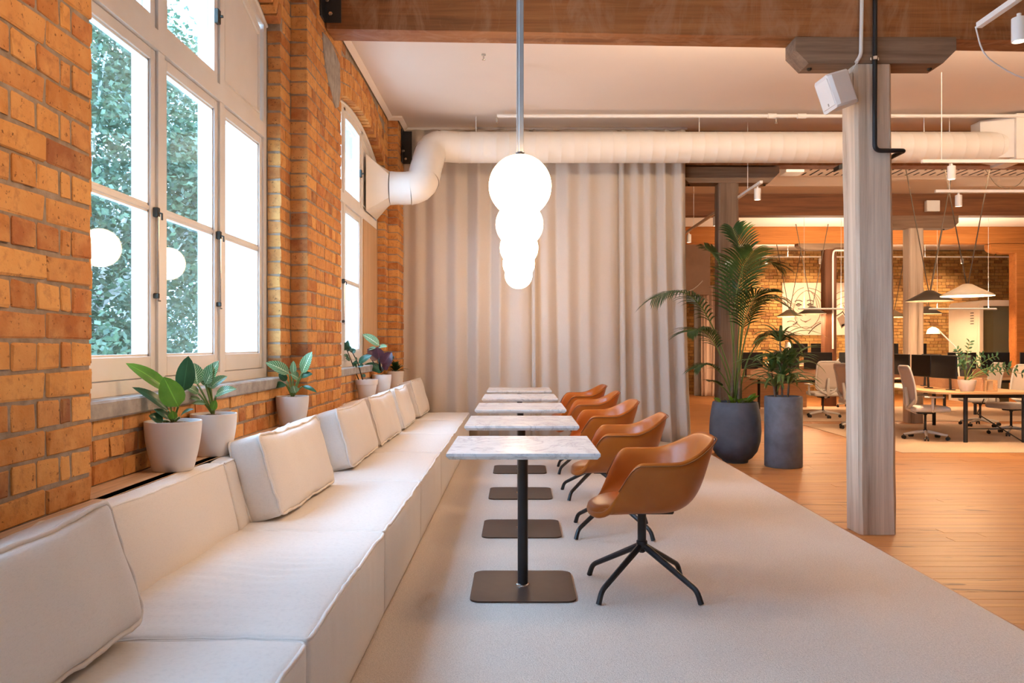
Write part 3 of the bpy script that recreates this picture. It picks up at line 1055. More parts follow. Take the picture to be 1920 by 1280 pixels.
def back_cushion(y0, y1, H, T, label, seed, xfoot=-1.075, lean=16.0, yaw=0.0):
    L = y1-y0
    root = thing('back_cushion', label, 'cushion', (xfoot-T/2, (y0+y1)/2, .40), group='loose linen back cushions on the sofa')
    A = Matrix.Rotation(math.radians(yaw), 4, 'Z') @ Matrix.Rotation(math.radians(-lean), 4, 'Y')
    h = (T, L, H)
    def fn(p):
        u, v, w = p.x/(T/2), p.y/(L/2), p.z/(H/2)
        q = Vector(p)
        q.z -= .022*(1-v*v)*(1 if w > 0 else 0)*max(0, w)**2          # sagging top edge
        q.x += .006*mnoise.noise(Vector((seed, q.y*16, q.z*5))) * max(0, w)
        q += wobv(q + Vector((seed*3.1, 0, 0)), 7, .008)
        q.z += H/2 + .008
        return A @ q
    mb = MB(); soft_box(mb, h, .03, (6, 30, 16), (.032, .012, .012), fn)
    mb.build('cover', 'sofa_linen', root, world=False, smooth=180)
    for sx, nm in ((1, 'front_piping'), (-1, 'back_piping')):
        pts = []
        for a, b in loop_rect(-L/2+.004, L/2-.004, -H/2+.004, H/2-.004, 22, .035):
            q = fn(Vector((sx*(T/2-.010), a*1.008, b*1.012)))
            pts.append(q + wobv(q + Vector((seed, 0, 0)), 18, .008))
        MB().tube(pts, .0075, 6).build(nm, 'piping_linen', root, world=False, smooth=180)
    return root
CUSH = [(1.16, 2.30, .365, .20, 'large cream linen back cushion in the bottom left corner, nearest of all'),
        (3.72, 4.70, .405, .17, 'cream linen cushion standing between the bare backrest and the pots, second from the camera'),
        (5.20, 6.28, .40, .17, 'cream linen cushion, third from the camera, with a pale grey side face showing'),
        (6.42, 7.42, .40, .17, 'cream linen cushion, fourth from the camera, below the small rimmed pot'),
        (7.66, 8.55, .40, .17, 'cream linen cushion, fifth from the camera'),
        (8.98, 9.86, .42, .17, 'cream linen cushion, last in the row, against the curtain')]
for i, (a, b, h_, t_, lab) in enumerate(CUSH): back_cushion(a, b, h_, t_, lab, 1.7+i*2.3, xfoot=-1.085 if i else -1.07, lean=16 if i else 17, yaw=(0, -1.2, 1.0, -.8, .8, 0)[i])

# ================================================================ tables
TZ = [4.04 + 1.262*i for i in range(5)]
def make_table(label):
    root = thing('cafe_table', label, 'table', (0, 0, 0), group='marble cafe tables in a row')
    t = MB()
    hw = .3605; b = .012
    def ring(z, s_): return [(-s_, -s_, z), (s_, -s_, z), (s_, s_, z), (-s_, s_, z)]
    vs = ring(.700, hw-.014) + ring(.716, hw) + ring(.7285, hw) + ring(.730, hw-.0015)
    fs = [(3,2,1,0), (12,13,14,15)]
    for i in range(3):
        for k_ in range(4): fs.append((i*4+k_, i*4+(k_+1) % 4, (i+1)*4+(k_+1) % 4, (i+1)*4+k_))
    t.add(vs, fs).build('marble_top', 'marble', root, world=False, smooth=0)
    p = MB(); p.lathe([(.0265, .012), (.0265, .70)], 24); p.build('pole', 'black_metal', root, world=False)
    s_ = MB(); s_.box(-.12, .12, -.12, .12, .690, .700, .002); s_.build('top_plate', 'black_metal', root, world=False)
    c = MB(); c.lathe([(.036, .008), (.034, .016), (.0265, .020)], 24); c.build('collar', 'chrome', root, world=False)
    poly = []
    w = .259; r = .055
    for q, (sx, sy) in enumerate(((1, 1), (-1, 1), (-1, -1), (1, -1))):
        for k_ in range(7):
            an = math.radians(q*90 + k_*15)
            poly.append((sx*(w-r) + r*math.cos(an), sy*(w-r) + r*math.sin(an)))
    bp = MB(); bp.prism(poly, 2, .001, .009); bp.build('base_plate', 'base_plate', root, world=False)
    return root
TL = ['square white marble cafe table nearest the camera, on a black pole', 'square marble cafe table, second from the camera', 'square marble cafe table, third from the camera, middle of the row',
      'square marble cafe table, fourth from the camera', 'square marble cafe table at the far end, nearest the curtain']
t0 = make_table(TL[0])
for i in range(5):
    if i == 0: t0.location = (.028, TZ[0], 0)
    else: copy_thing(t0, (.030-.002*i, TZ[i], 0), 0, TL[i])

# ================================================================ tub chairs
def make_tub_chair(label):
    root = thing('tub_chair', label, 'chair', (0, 0, 0), group='tan leather tub chairs facing the sofa')
    NT_, NS = 72, 30
    z0 = .437
    def sup(th, a, b, n=2.7):
        return 1.0/((abs(math.cos(th))/a)**n + (abs(math.sin(th))/b)**n)**(1/n)
    def rim(th):
        d = abs(math.degrees(th))
        if d < 20: z = .795
        elif d < 68: z = lerp(.795, .690, smooth((d-20)/48))
        elif d < 100: z = lerp(.690, .688, (d-68)/32)
        elif d < 140: z = lerp(.688, .452, smooth((d-100)/40)**.9)
        else: z = .452
        return z
    def surf(th, s_):
        d = abs(math.degrees(th))
        back = max(0, math.cos(th))
        a = .238 if abs(th) < PI/2 else .250
        rb = sup(th, a, .232)
        zr = rim(th); h = zr - z0
        n = 4.8
        ph = s_*PI/2
        rr = rb*math.sin(ph)**(2/n) if s_ > 0 else 0.0
        z = z0 + h*(1-math.cos(ph)**(2/n))
        k_ = lerp(.62, 1.02, back**1.5) if abs(th) < PI/2 else lerp(.62, .35, smooth((d-95)/40))
        rr *= 1 + k_*(z-z0)
        if d > 128:
            w = smooth((d-128)/22)
            z -= .034*w*smooth((s_-.72)/.28)
            rr *= 1 + .06*w*smooth((s_-.6)/.4)
        rr *= 1 + .03*smooth((s_-.94)/.06)          # rim rolls outwards a little
        return Vector((rr*math.cos(th), rr*math.sin(th), z))
    mb = MB()
    vs = [(0, 0, z0)]
    for j in range(1, NS+1):
        s_ = j/NS
        s_ = s_ + .09*math.sin(2*PI*s_)          # denser rings round the bottom corner
        for i in range(NT_): vs.append(tuple(surf(-PI+2*PI*i/NT_, s_)))
    fs = [(0, 1+i, 1+(i+1) % NT_) for i in range(NT_)]
    for j in range(NS-1):
        for i in range(NT_):
            a = 1+j*NT_+i; b = 1+j*NT_+(i+1) % NT_
            fs.append((a, a+NT_, b+NT_, b))
    mb.add(vs, fs)
    o = mb.build('shell', 'leather', root, world=False, smooth=180)
    # normals point up / inwards: thickness goes outwards
    m = o.modifiers.new('thickness', 'SOLIDIFY'); m.thickness = .030; m.offset = -1.0; m.use_even_offset = False
    m2 = o.modifiers.new('round', 'SUBSURF'); m2.levels = 1; m2.render_levels = 1
    me = o.data
    up = sum(p.normal.z for p in me.polygons if p.center.z < z0+.01)
    if up < 0: me.flip_normals()
    # stitched seam just outside the rim
    pts = []
    for i in range(61):
        th = math.radians(lerp(-120, 120, i/60))
        p = surf(th, 1.0); o_ = Vector((math.cos(th), math.sin(th), 0))
        pts.append(p + o_*.026 - Vector((0, 0, .022 if abs(math.degrees(th)) < 125 else .012)))
    MB().tube(pts, .0032, 6).build('seam', 'leather_seam', root, world=False, smooth=180)
    # seat pad with rolled front edge
    sp = MB()
    def pad(u, v):
        th = 2*PI*u
        rb = sup(th, .248 if abs(th-PI) < PI/2 else .16, .195, 3.0)
        r = rb*math.sin(v*PI/2)**.7 if v > 0 else 0
        lo = lerp(.440, .416, smooth((-math.cos(th)-.2)/.7))
        z = lo + (.474-lo)*math.cos(v*PI/2)**.55
        x = r*math.cos(th)
        if x < -.12: z -= .012*smooth((-x-.12)/.12)
        return (x-.026, r*math.sin(th), z)
    sp.grid(pad, 56, 12, close_u=True)
    sp.build('seat_pad', 'leather', root, world=False, smooth=180)
    b = MB(); b.box(-.13, .15, -.07, .07, .392, .412, .006); b.build('seat_bracket', 'black_metal', root, world=False)
    c = MB(); c.lathe([(.022, .24), (.022, .395)], 18); c.build('column', 'black_metal', root, world=False)
    h = MB(); h.lathe([(.012, .186), (.024, .196), (.029, .215), (.028, .245), (.023, .25)], 18); h.build('hub', 'black_metal', root, world=False)
    for q in range(4):
        an = math.radians(45 + 90*q)
        d = Vector((math.cos(an), math.sin(an), 0))
        pts = path_round([d*.012 + Vector((0, 0, .222)), d*.322 + Vector((0, 0, .062)), d*.345 + Vector((0, 0, .002))], .028, 5)
        l = MB(); l.tube(pts, [.0165] + [.0135]*(len(pts)-2) + [.0145], 10)
        l.build('leg', 'black_metal', root, world=False)
    return root
CL = ['tan leather tub chair on a black four-star base, nearest the camera', 'tan leather tub chair, second from the camera', 'tan leather tub chair at the middle table, third from the camera',
      'tan leather tub chair, fourth from the camera', 'tan leather tub chair at the far end, nearest the curtain']
c0 = make_tub_chair(CL[0])
CR = [0, -4, 3, -2, 4]
CX = [.631, .632, .640, .650, .660]
for i in range(5):
    loc = (CX[i], (4.0, 5.24, 6.52, 7.78, 9.02)[i], 0)
    if i == 0: c0.location = loc
    else: copy_thing(c0, loc, math.radians(CR[i]), CL[i])

# ================================================================ globe pendants
GL = ['glowing white globe pendant on a grey strut, largest and nearest', 'glowing white globe pendant, second in the overlapping row', 'glowing white globe pendant, third in the overlapping row',
      'glowing white globe pendant, fourth in the overlapping row', 'glowing white globe pendant, lowest in the picture and farthest']
def make_globe(label):
    root = thing('globe_pendant', label, 'lamp', (0, 0, 0), group='globe pendants over the tables')
    g_ = MB(); g_.sphere((0, 0, 2.038), .158, 40, 24); g_.build('globe', 'globe_glow', root, world=False, smooth=180)
    s_ = MB(); s_.box(-.006, .018, -.018, .018, 2.205, CEIL, .002); s_.box(-.018, -.008, -.015, .015, 2.205, CEIL, .001)
    s_.build('strut', 'grey_metal', root, world=False)
    c = MB(); c.lathe([(.022, 2.19), (.022, 2.207), (.010, 2.21)], 16); c.build('collar', 'black_metal', root, world=False)
    return root
g0 = make_globe(GL[0])
for i in range(5):
    loc = (.014, 3.985 + 1.262*i, 0)
    if i == 0: g0.location = loc
    else: copy_thing(g0, loc, 0, GL[i])

# ================================================================ curtains
def curtain(name, x0, x1, yc, z0, z1, nf, amp, m, label, seed, flare=.0, mesh_n=9, tail=0.0, pitch=None):
    rr = random.Random(seed)
    # irregular folds: cumulative phase
    ws = [rr.uniform(.5, 1.7) for _ in range(nf)]
    tot = sum(ws); edges = [0]
    for w in ws: edges.append(edges[-1] + w/tot)
    am = [rr.uniform(.3, 1.0) for _ in range(nf)]
    sk = [rr.uniform(-.25, .25) for _ in range(nf)]
    N = nf*mesh_n; NV = 22
    root_pts = []
    mb = MB()
    def fn(u, v):
        k_ = min(nf-1, next(i for i in range(nf) if u <= edges[i+1]+1e-9))
        t = (u-edges[k_])/(edges[k_+1]-edges[k_])
        t2 = t + sk[k_]*math.sin(PI*t)*.3
        w = math.sin(2*PI*t2)
        a = amp*am[k_]
        drift = .035*math.sin(seed + u*17 + v*2.1)*(1-v)
        x = lerp(x0, x1, u) + .45*a*math.sin(4*PI*t2)*.35 + drift*.6 + flare*(u-.3)*(1-v)**2.2
        soft = lerp(.85, .55, v)      # folds open up towards the floor
        y = yc + a*w*(1-.15*v) + .02*math.sin(u*23+v*3)*(1-v) + (tail*smooth((u-.93)/.07)*(1-v)**1.5)
        return (x, y, lerp(z0, z1, v))
    mb.grid(fn, N+1, NV)
    o = mb.build(name, m, smooth=180)
    s_ = o.modifiers.new('cloth thickness', 'SOLIDIFY'); s_.thickness = .003
    return tag(o, label, 'curtain')
curtain('linen_curtain', -1.455, 2.135, 10.035, .004, CEIL-.03, 16, .07, 'curtain_linen', 'floor-length beige linen curtain hanging in folds across the end of the tables', 5, flare=.10)
mb = MB(); mb.box(-1.43, 2.16, 10.02, 10.05, CEIL-.03, CEIL-.001, .003)
tag(mb.build('curtain_track', 'white_metal'), 'white ceiling track carrying the beige linen curtain', 'curtain track')

# ================================================================ round white duct
droot = thing('air_duct', 'long round white spiral duct across the curtain, bending down into the window', 'duct', (2.0, 9.55, 3.44))
DR = .184
def duct_pipe(name, pts, seg_r, parent, n=32, m='duct_white'):
    mb = MB(); mb.tube(pts, seg_r, n, cap=False); return mb.build(name, m, parent, smooth=50)
DZ, DY = 3.627, 9.55
main = [(-.72, DY, DZ), (5.80, DY, DZ)]
# spiral seams: shallow raised rings along the straight run
prof = []; x = -.72
pts = []; rad = []
while x < 5.80:
    for dx, dr in ((0, 0), (.003, .0013), (.007, .0013), (.010, 0)):
        pts.append((x+dx, DY, DZ)); rad.append(DR+dr)
    x += .155
pts.append((5.80, DY, DZ)); rad.append(DR)
duct_pipe('straight_pipe', pts, rad, droot)
el = path_round([(-1.44, 8.98, 3.02), (-1.10, 9.0, 3.02), (-1.02, 9.45, DZ), (-.70, DY, DZ)], .24, 7)
def gores(pts, name):
    L = [0.0]
    for a, b in zip(pts[:-1], pts[1:]): L.append(L[-1] + (b-a).length)
    cuts = [L[-1]*i/6 for i in range(7)]
    def at(d):
        for i in range(len(pts)-1):
            if L[i+1] >= d-1e-9: return pts[i].lerp(pts[i+1], (d-L[i])/max(L[i+1]-L[i], 1e-9))
        return pts[-1]
    for i in range(6):      # overlapping lobster-back pieces
        seg = [at(lerp(cuts[i]-(.02 if i else 0), cuts[i+1], t/4)) for t in range(5)]
        duct_pipe(name, seg, [DR+.006] + [DR+.0015]*3 + [DR], droot)
gores(el, 'elbow_gore')
# square-to-round transition at the window
tr = MB(); n = 32
sq = []; ci = []
for k_ in range(n):
    an = 2*PI*k_/n + PI/4
    c_, s_ = math.cos(an), math.sin(an)
    m_ = max(abs(c_), abs(s_))
    sq.append((XW+.008, 8.97 + .33*c_/m_, 3.02 + .31*s_/m_)); ci.append((-1.44, 8.98 + DR*c_, 3.02 + DR*s_))
tr.add(sq + ci, [(k_, (k_+1) % n, n+(k_+1) % n, n+k_) for k_ in range(n)])
tr.build('square_transition', 'duct_white', droot, smooth=25)
# end cap, damper box and the next length of duct at the right
e = MB(); e.tube([(5.78, DY, DZ), (5.83, DY, DZ), (5.86, DY, DZ)], [DR+.004, DR+.006, DR-.05], 32); e.build('end_collar', 'duct_white', droot, smooth=40)
bx = MB(); bx.box(5.88, 6.06, 9.30, 9.82, 3.43, CEIL-.03, .004)
bx.add([(5.88, 9.34, 3.46), (5.60, 9.55, 3.50), (5.60, 9.75, 3.50), (5.88, 9.78, 3.46), (5.88, 9.34, CEIL-.06), (5.60, 9.55, CEIL-.05), (5.60, 9.75, CEIL-.05), (5.88, 9.78, CEIL-.06)],
       [(0,1,2,3),(7,6,5,4),(0,4,5,1),(1,5,6,2),(2,6,7,3),(3,7,4,0)])
bx.build('damper_box', 'duct_white', droot, smooth=0)
duct_pipe('far_pipe', [(6.06, DY, DZ), (9.5, DY, DZ)], DR, droot)
for x in (-.5, 2.2, 4.92):
    h = MB(); h.tube([(x, DY, DZ+DR-.005), (x, DY, CEIL)], .006, 6); h.build('hanger_rod', 'white_metal', droot)
st_ = MB(); st_.tube([( -.70, DY + (DR+.004)*math.cos(t*2*PI/32), DZ + (DR+.004)*math.sin(t*2*PI/32)) for t in range(33)], .004, 6)
st_.build('joint_band', 'duct_white', droot)

# sprinkler pipe under the ceiling with its heads
sroot = thing('sprinkler_pipe', 'thin white sprinkler pipe along the ceiling above the duct', 'pipe', (3, 9.3, 3.9))
MB().tube([(-.24, 9.3, 3.935), (9.5, 9.3, 3.935)], .021, 10).build('pipe', 'white_metal', sroot)
for x in (-.24, 3.05):
    mb = MB(); mb.tube([(x, 9.3, 3.92), (x, 9.3, 3.86)], .012, 8); mb.lathe([(.004, 0), (.018, .004), (.004, .01)], 8, (x, 9.3, 3.845)); mb.build('sprinkler_head', 'chrome', sroot)
for x in (3.0, 3.35):
    mb = MB(); mb.tube([(x-.05, 9.3, 3.935), (x+.05, 9.3, 3.935)], .030, 10); mb.build('coupling', 'white_metal', sroot)
for (x, y, lab) in ((-.32, 7.5, 'small brass sprinkler head on the pale ceiling behind the nearest beam'),):
    mb = MB(); mb.lathe([(.022, 0), (.022, -.012), (.008, -.014), (.008, -.05), (.018, -.055), (.004, -.06)], 10, (x, y, CEIL))
    tag(mb.build('ceiling_sprinkler', 'chrome'), lab, 'sprinkler')

# ================================================================ on the nearest post: speaker, conduits
sp = thing('wall_speaker', 'white wedge loudspeaker tilted down from the large post', 'speaker', (2.40, 5.90, 3.02))
A = Matrix.Translation((2.395, 5.86, 3.125)) @ Matrix.Rotation(math.radians(3), 4, 'Z') @ Matrix.Rotation(math.radians(-19), 4, 'Y')
bm_ = MB()
pl = [(-.10, -.115), (.105, -.115), (.105, .115), (-.10, .115)]
def rr_poly(f, z): return [(-.115, -.11*f, z), (-.09, -.125*f, z), (.05, -.09*f, z), (.085, -.04*f, z), (.085, .04*f, z), (.05, .09*f, z), (-.09, .125*f, z), (-.115, .11*f, z)]
vs = rr_poly(.85, -.125) + rr_poly(1.0, -.11) + rr_poly(1.0, .11) + rr_poly(.85, .125)
fs = [tuple(range(8))[::-1], tuple(range(24, 32))]
for i in range(3):
    for k_ in range(8): fs.append((i*8+k_, i*8+(k_+1) % 8, (i+1)*8+(k_+1) % 8, (i+1)*8+k_))
bm_.add(vs, fs).xf(A).build('cabinet', 'white_plastic', sp, smooth=30)
gm = MB(); gm.box(-.121, -.1155, -.095, .095, -.10, .10, .002); gm.xf(A); gm.build('grille', 'white_metal', sp)
lg_ = MB(); lg_.box(-.123, -.1205, -.014, .0, -.088, -.068); lg_.xf(A); lg_.build('badge', 'grey_metal', sp)
ar_ = MB(); ar_.box(2.505, 2.53, 5.95, 6.03, 3.12, 3.29, .004); ar_.tube([(2.52, 5.98, 3.16), (2.46, 5.92, 3.13)], .014, 8); ar_.build('wall_bracket', 'white_metal', sp)
MB().tube(path_round([(2.46, 5.90, 3.22), (2.51, 5.89, 3.30), (2.53, 5.895, 3.34)], .02), .004, 6).build('cable', 'white_plastic', sp)
pp = path_round([(2.575, 5.893, CEIL-.01), (2.565, 5.893, 3.40), (2.53, 5.893, 3.345)], .05)
tag(MB().tube(pp, .014, 10).build('white_conduit', 'white_plastic'), 'white cable conduit running down the beam to the speaker', 'conduit')
cr = thing('black_conduit', 'black pipe running down the front of the large post and turning right', 'pipe', (2.66, 5.89, 2.65))
pp = path_round([(2.667, 5.885, CEIL-.01), (2.665, 5.885, 2.685), (2.85, 5.885, 2.685), (2.885, 5.89, 2.685), (2.885, 6.1, 2.685)], .05)
MB().tube(pp, .017, 12).build('pipe', 'black_plastic', cr)
c_ = MB(); c_.tube([(2.666, 5.885, 3.36), (2.666, 5.885, 3.385)], .022, 10); c_.box(2.635, 2.70, 5.895, 5.905, 3.362, 3.383); c_.build('clip', 'chrome', cr)

# ================================================================ plants
def leaf_between(parent, base, tip, W, m, hint=(0, -.6, .8), arch=.12, nseg=8, shape=(.55, .8), name='leaf', fold=.12, world=True):
    """one leaf blade from base to tip, W wide, arched along its normal"""
    base, tip = Vector(base), Vector(tip)
    ax = tip-base; L = ax.length; a = ax.normalized()
    n = Vector(hint); n = (n - a*n.dot(a)); n = n.normalized() if n.length > 1e-5 else Vector((0, 0, 1))
    b = a.cross(n)
    p, q = shape
    tm = p/(p+q); nm = (tm**p)*((1-tm)**q)
    vs = []; uv = []
    for i in range(nseg+1):
        t = i/nseg
        w = W/2*(max(t, 1e-4)**p)*(max(1-t, 0)**q)/nm
        c = base + a*(L*t) + n*(arch*L*4*t*(1-t))
        for s_ in (-1, -.5, 0, .5, 1):
            vs.append(c + b*(s_*w) + n*(abs(s_)*w*fold*2 - w*fold))
            uv.append((.5+.5*s_, t))
    fs = []
    for i in range(nseg):
        for k_ in range(4): fs.append((i*5+k_, i*5+k_+1, (i+1)*5+k_+1, (i+1)*5+k_))
    if world and parent is not None:
        o_ = wloc(parent); vs = [v-o_ for v in vs]
    me = bpy.data.meshes.new(name); me.from_pydata([tuple(v) for v in vs], [], fs)
    ul = me.uv_layers.new(name='UVMap')
    for l in me.loops: ul.data[l.index].uv = uv[l.vertex_index]
    me.shade_smooth(); me.materials.append(MAT[m])
    o = bpy.data.objects.new(name, me); COL.objects.link(o)
    if parent is not None: o.parent = parent
    return o
def stem(parent, pts, r, m='stem_green', name='stem'):
    return MB().tube(pts, r, 6).build(name, m, parent, smooth=180)
def pot(parent, c, rt, rb, h, m='pot_white', rim=None, soil=True, foot=False):
    x, y, z = c
    mb = MB()
    pr = [(rb*.96, 0), (rb, .006)]
    for i in range(1, 9):
        t = i/8
        pr.append((rb + (rt-rb)*(1-(1-t)**1.8), .006 + (h-.006)*t))
    if rim:
        pr = [(rb*.96, 0), (rb, .006), (lerp(rb, rt, .95)*.94, h*.74), (rt, h*.75), (rt*1.03, h-.004), (rt*1.02, h)]
    pr += [(pr[-1][0]-.007, h), (pr[-1][0]-.012, h-.03)]
    mb.lathe(pr, 40, (x, y, z), True, False)
    o = mb.build('pot', m, parent, smooth=50)
    if soil:
        s_ = MB(); rs = rt-.008
        def fn(u, v):
            r = rs*v; an = 2*PI*u
            return (x+r*math.cos(an), y+r*math.sin(an), z+h-.022+.018*(1-v*v)+.006*mnoise.noise(Vector((r*math.cos(an)*40, r*math.sin(an)*40, x))))
        s_.grid(fn, 28, 8, close_u=True); s_.build('soil', 'soil', parent, smooth=180)
    return o
LED = .71
# pot 1: broad upright leaves
c1 = (-1.452, 3.33, LED)
r1 = thing('potted_plant', 'white pot with broad glossy lime leaves on the ledge, nearest the camera', 'plant', c1, group='potted plants on the window ledge')
pot(r1, c1, .114, .082, .207)
def q1(x, y, d=0.0): return px(220+x/5.12, 640+y/5.12, 3.33+d)
ROOT1 = (-1.452, 3.33, LED+.19)
for bx_, tp, W, m, hint, ar_h, d0, d1 in (
    ((490, 470), (80, 208), .062, 'leaf_bright', (.3, -.75, .55), .10, .0, -.06),
    ((585, 625), (445, 338), .100, 'leaf_bright', (.15, -1, .35), .06, -.05, -.08),
    ((630, 480), (682, 138), .078, 'leaf_dark', (.45, -.75, .45), .04, .03, .05),
    ((490, 665), (140, 438), .050, 'leaf_dark', (.2, -.6, .8), .10, -.02, -.08),
    ((500, 740), (350, 650), .040, 'leaf_dark', (.2, -.6, .8), .10, -.04, -.07),
    ((440, 765), (300, 712), .050, 'leaf_dark', (.1, -.8, .6), .12, -.05, -.09),
    ((540, 750), (530, 665), .040, 'leaf_bright', (0, -1, .3), .05, -.06, -.06),
    ((600, 730), (735, 650), .030, 'leaf_dark', (.2, -.6, .8), .12, 0, -.03)):
    B, T = q1(*bx_, d0), q1(*tp, d1)
    leaf_between(r1, B, T, W, m, hint, ar_h)
    stem(r1, [bez(ROOT1, Vector(ROOT1).lerp(Vector(B), .6)+Vector((0, 0, .01)), B, t/5) for t in range(6)], .0045)
# pots 2 and 3: leaves with pale veins
def veined_plant(c, label, scale, leaves, Z, conv):
    root = thing('potted_plant', label, 'plant', c, group='potted plants on the window ledge')
    pot(root, c, .105*scale, .076*scale, .195*scale)
    R0 = Vector((c[0], c[1], c[2]+.18*scale))
    for bx_, tp, W, m, hint, ah, d0, d1 in leaves:
        B, T = conv(*bx_, d0), conv(*tp, d1)
        leaf_between(root, B, T, W, m, hint, ah)
        stem(root, [bez(R0, Vector(R0).lerp(Vector(B), .5)+Vector((0, 0, .02)), B, t/5) for t in range(6)], .005)
    return root
c2 = (-1.455, 3.78, LED)
def q2(x, y, d=0.0): return px(220+x/5.12, 640+y/5.12, 3.78+d)
veined_plant(c2, 'white pot with pale-veined green leaves, half behind the nearest pot', 1.02, (
    ((870, 400), (800, 395), .03, 'leaf_veined', (0, -1, .4), .05, 0, -.02),
    ((845, 410), (975, 185), .070, 'leaf_veined', (-.2, -1, .3), .05, -.03, -.04),
    ((860, 440), (905, 215), .085, 'leaf_veined', (-.4, -.9, .3), .06, -.01, -.04),
    ((770, 410), (735, 205), .080, 'leaf_veined', (.2, -.9, .4), .08, .03, .03),
    ((895, 445), (1060, 335), .058, 'leaf_veined', (.2, -.7, .7), .12, 0, .0),
    ((945, 520), (1148, 455), .050, 'leaf_veined', (.2, -.8, .6), .16, -.02, -.04),
    ((780, 500), (640, 430), .045, 'leaf_veined', (0, -.7, .7), .12, -.02, -.05),
    ((800, 565), (655, 540), .035, 'leaf_veined', (0, -.5, .8), .10, -.02, -.05),
    ((840, 600), (715, 600), .035, 'leaf_veined', (0, -.6, .8), .12, -.03, -.06),
    ((915, 660), (945, 560), .040, 'leaf_bright', (0, -1, .3), .05, -.03, -.03)), 3.78, q2)
c3 = (-1.462, 5.13, LED)
def q3(x, y, d=0.0): return px(480+x/8, 640+y/8, 5.13+d)
veined_plant(c3, 'white pot with pale-veined leaves in front of the brick pier', 1.0, (
    ((690, 475), (842, 152), .085, 'leaf_veined', (-.3, -.9, .3), .05, 0, -.02),
    ((500, 480), (140, 318), .085, 'leaf_veined', (0, -.8, .6), .10, 0, -.06),
    ((560, 490), (560, 290), .045, 'leaf_veined', (0, -1, .2), .03, -.02, -.03),
    ((640, 555), (515, 490), .070, 'leaf_veined', (0, -.7, .7), .12, -.03, -.06),
    ((680, 530), (850, 490), .050, 'leaf_dark', (.1, -.8, .6), .12, 0, -.02),
    ((440, 640), (270, 700), .060, 'leaf_dark', (0, -.7, .7), .15, -.02, -.06),
    ((460, 590), (340, 480), .050, 'leaf_dark', (0, -.8, .6), .1, .03, .03),
    ((700, 670), (915, 765), .032, 'leaf_dark', (0, -.7, .7), .10, -.02, -.05),
    ((590, 770), (560, 660), .060, 'leaf_veined', (0, -1, .3), .04, -.05, -.06)), 5.13, q3)
# pot 4: thin stems with small round leaves
c4 = (-1.455, 7.62, LED)
def q4(x, y, d=0.0): return px(640+x/8, 600+y/8, 7.62+d)
r4 = thing('potted_plant', 'small white rimmed pot with two thin dark stems and sparse leaves', 'plant', c4, group='potted plants on the window ledge')
pot(r4, c4, .106, .075, .195, rim=True)
for pts in (((275, 930), (180, 690), (85, 450), (30, 350)), ((330, 930), (250, 650), (170, 490), (75, 400))):
    a = [q4(*p) for p in pts]
    stem(r4, [a[0], a[1], a[2], a[3]], [.006, .0055, .0045, .003], 'stem_dark')
for bx_, tp, W in (((85, 450), (20, 330), .07), ((80, 430), (100, 300), .05), ((100, 470), (120, 380), .06), ((150, 480), (215, 440), .06), ((75, 410), (10, 440), .06), ((110, 550), (30, 520), .04),
                   ((130, 600), (60, 570), .045), ((240, 600), (200, 570), .04), ((255, 640), (460, 525), .075), ((230, 660), (160, 650), .045), ((240, 690), (175, 670), .045), ((265, 680), (330, 690), .05),
                   ((250, 640), (185, 630), .04), ((160, 490), (170, 430), .05), ((330, 860), (340, 800), .04)):
    leaf_between(r4, q4(*bx_), q4(*tp, R.uniform(-.05, .03)), W, 'leaf_zz', (.2, -.8, .5), .08, 6)
# pot 5: burgundy and cream leaves
c5 = (-1.458, 8.48, LED)
def q5(x, y, d=0.0): return px(640+x/8, 600+y/8, 8.48+d)
r5 = thing('potted_plant', 'white pot with burgundy and cream-edged leaves, left of the last pot', 'plant', c5, group='potted plants on the window ledge')
pot(r5, c5, .104, .078, .21)
R5 = q5(590, 790)
for bx_, tp, W, m, hint in (((570, 380), (310, 210), .11, 'leaf_variegated', (.2, -.7, .6)), ((550, 410), (690, 400), .08, 'leaf_variegated', (0, -.5, .8)), ((520, 410), (400, 450), .05, 'leaf_variegated', (0, -.6, .7)),
                            ((560, 590), (390, 430), .13, 'leaf_burgundy', (.2, -.9, .3)), ((570, 590), (540, 400), .13, 'leaf_burgundy', (0, -1, .1)), ((620, 680), (760, 480), .15, 'leaf_burgundy', (0, -1, .3)),
                            ((640, 690), (800, 540), .07, 'leaf_dark', (0, -.9, .4)), ((420, 540), (370, 510), .05, 'leaf_burgundy', (0, -1, .3)), ((610, 770), (350, 660), .12, 'leaf_dark', (0, -.7, .7)),
                            ((600, 770), (480, 720), .10, 'leaf_dark', (0, -.7, .7)), ((640, 740), (700, 640), .08, 'leaf_burgundy', (0, -1, .3))):
    B = q5(*bx_); leaf_between(r5, B, q5(*tp, -.03), W, m, hint, .08)
    stem(r5, [R5, Vector(R5).lerp(Vector(B), .5), B], .006, 'stem_dark')
# pot 6: dark bushy fern
c6 = (-1.435, 9.30, LED)
r6 = thing('potted_plant', 'white pot with dark feathery foliage in the corner beside the curtain', 'plant', c6, group='potted plants on the window ledge')
pot(r6, c6, .095, .075, .22)
for i in range(46):
    az = R.uniform(0, 2*PI); el_ = R.uniform(.1, 1.3); L = R.uniform(.10, .19)
    b = Vector((c6[0], c6[1], LED+.21))
    d = Vector((math.cos(az)*math.cos(el_), math.sin(az)*math.cos(el_), math.sin(el_)))
    tip = b + d*L + Vector((0, 0, -.02))
    tip.x = max(tip.x, -1.55); tip.y = min(tip.y, 9.55)
    leaf_between(r6, b + d*.03, tip, .045, 'leaf_dark', (-d.x*.3, -d.y*.3, 1), .15, 5)

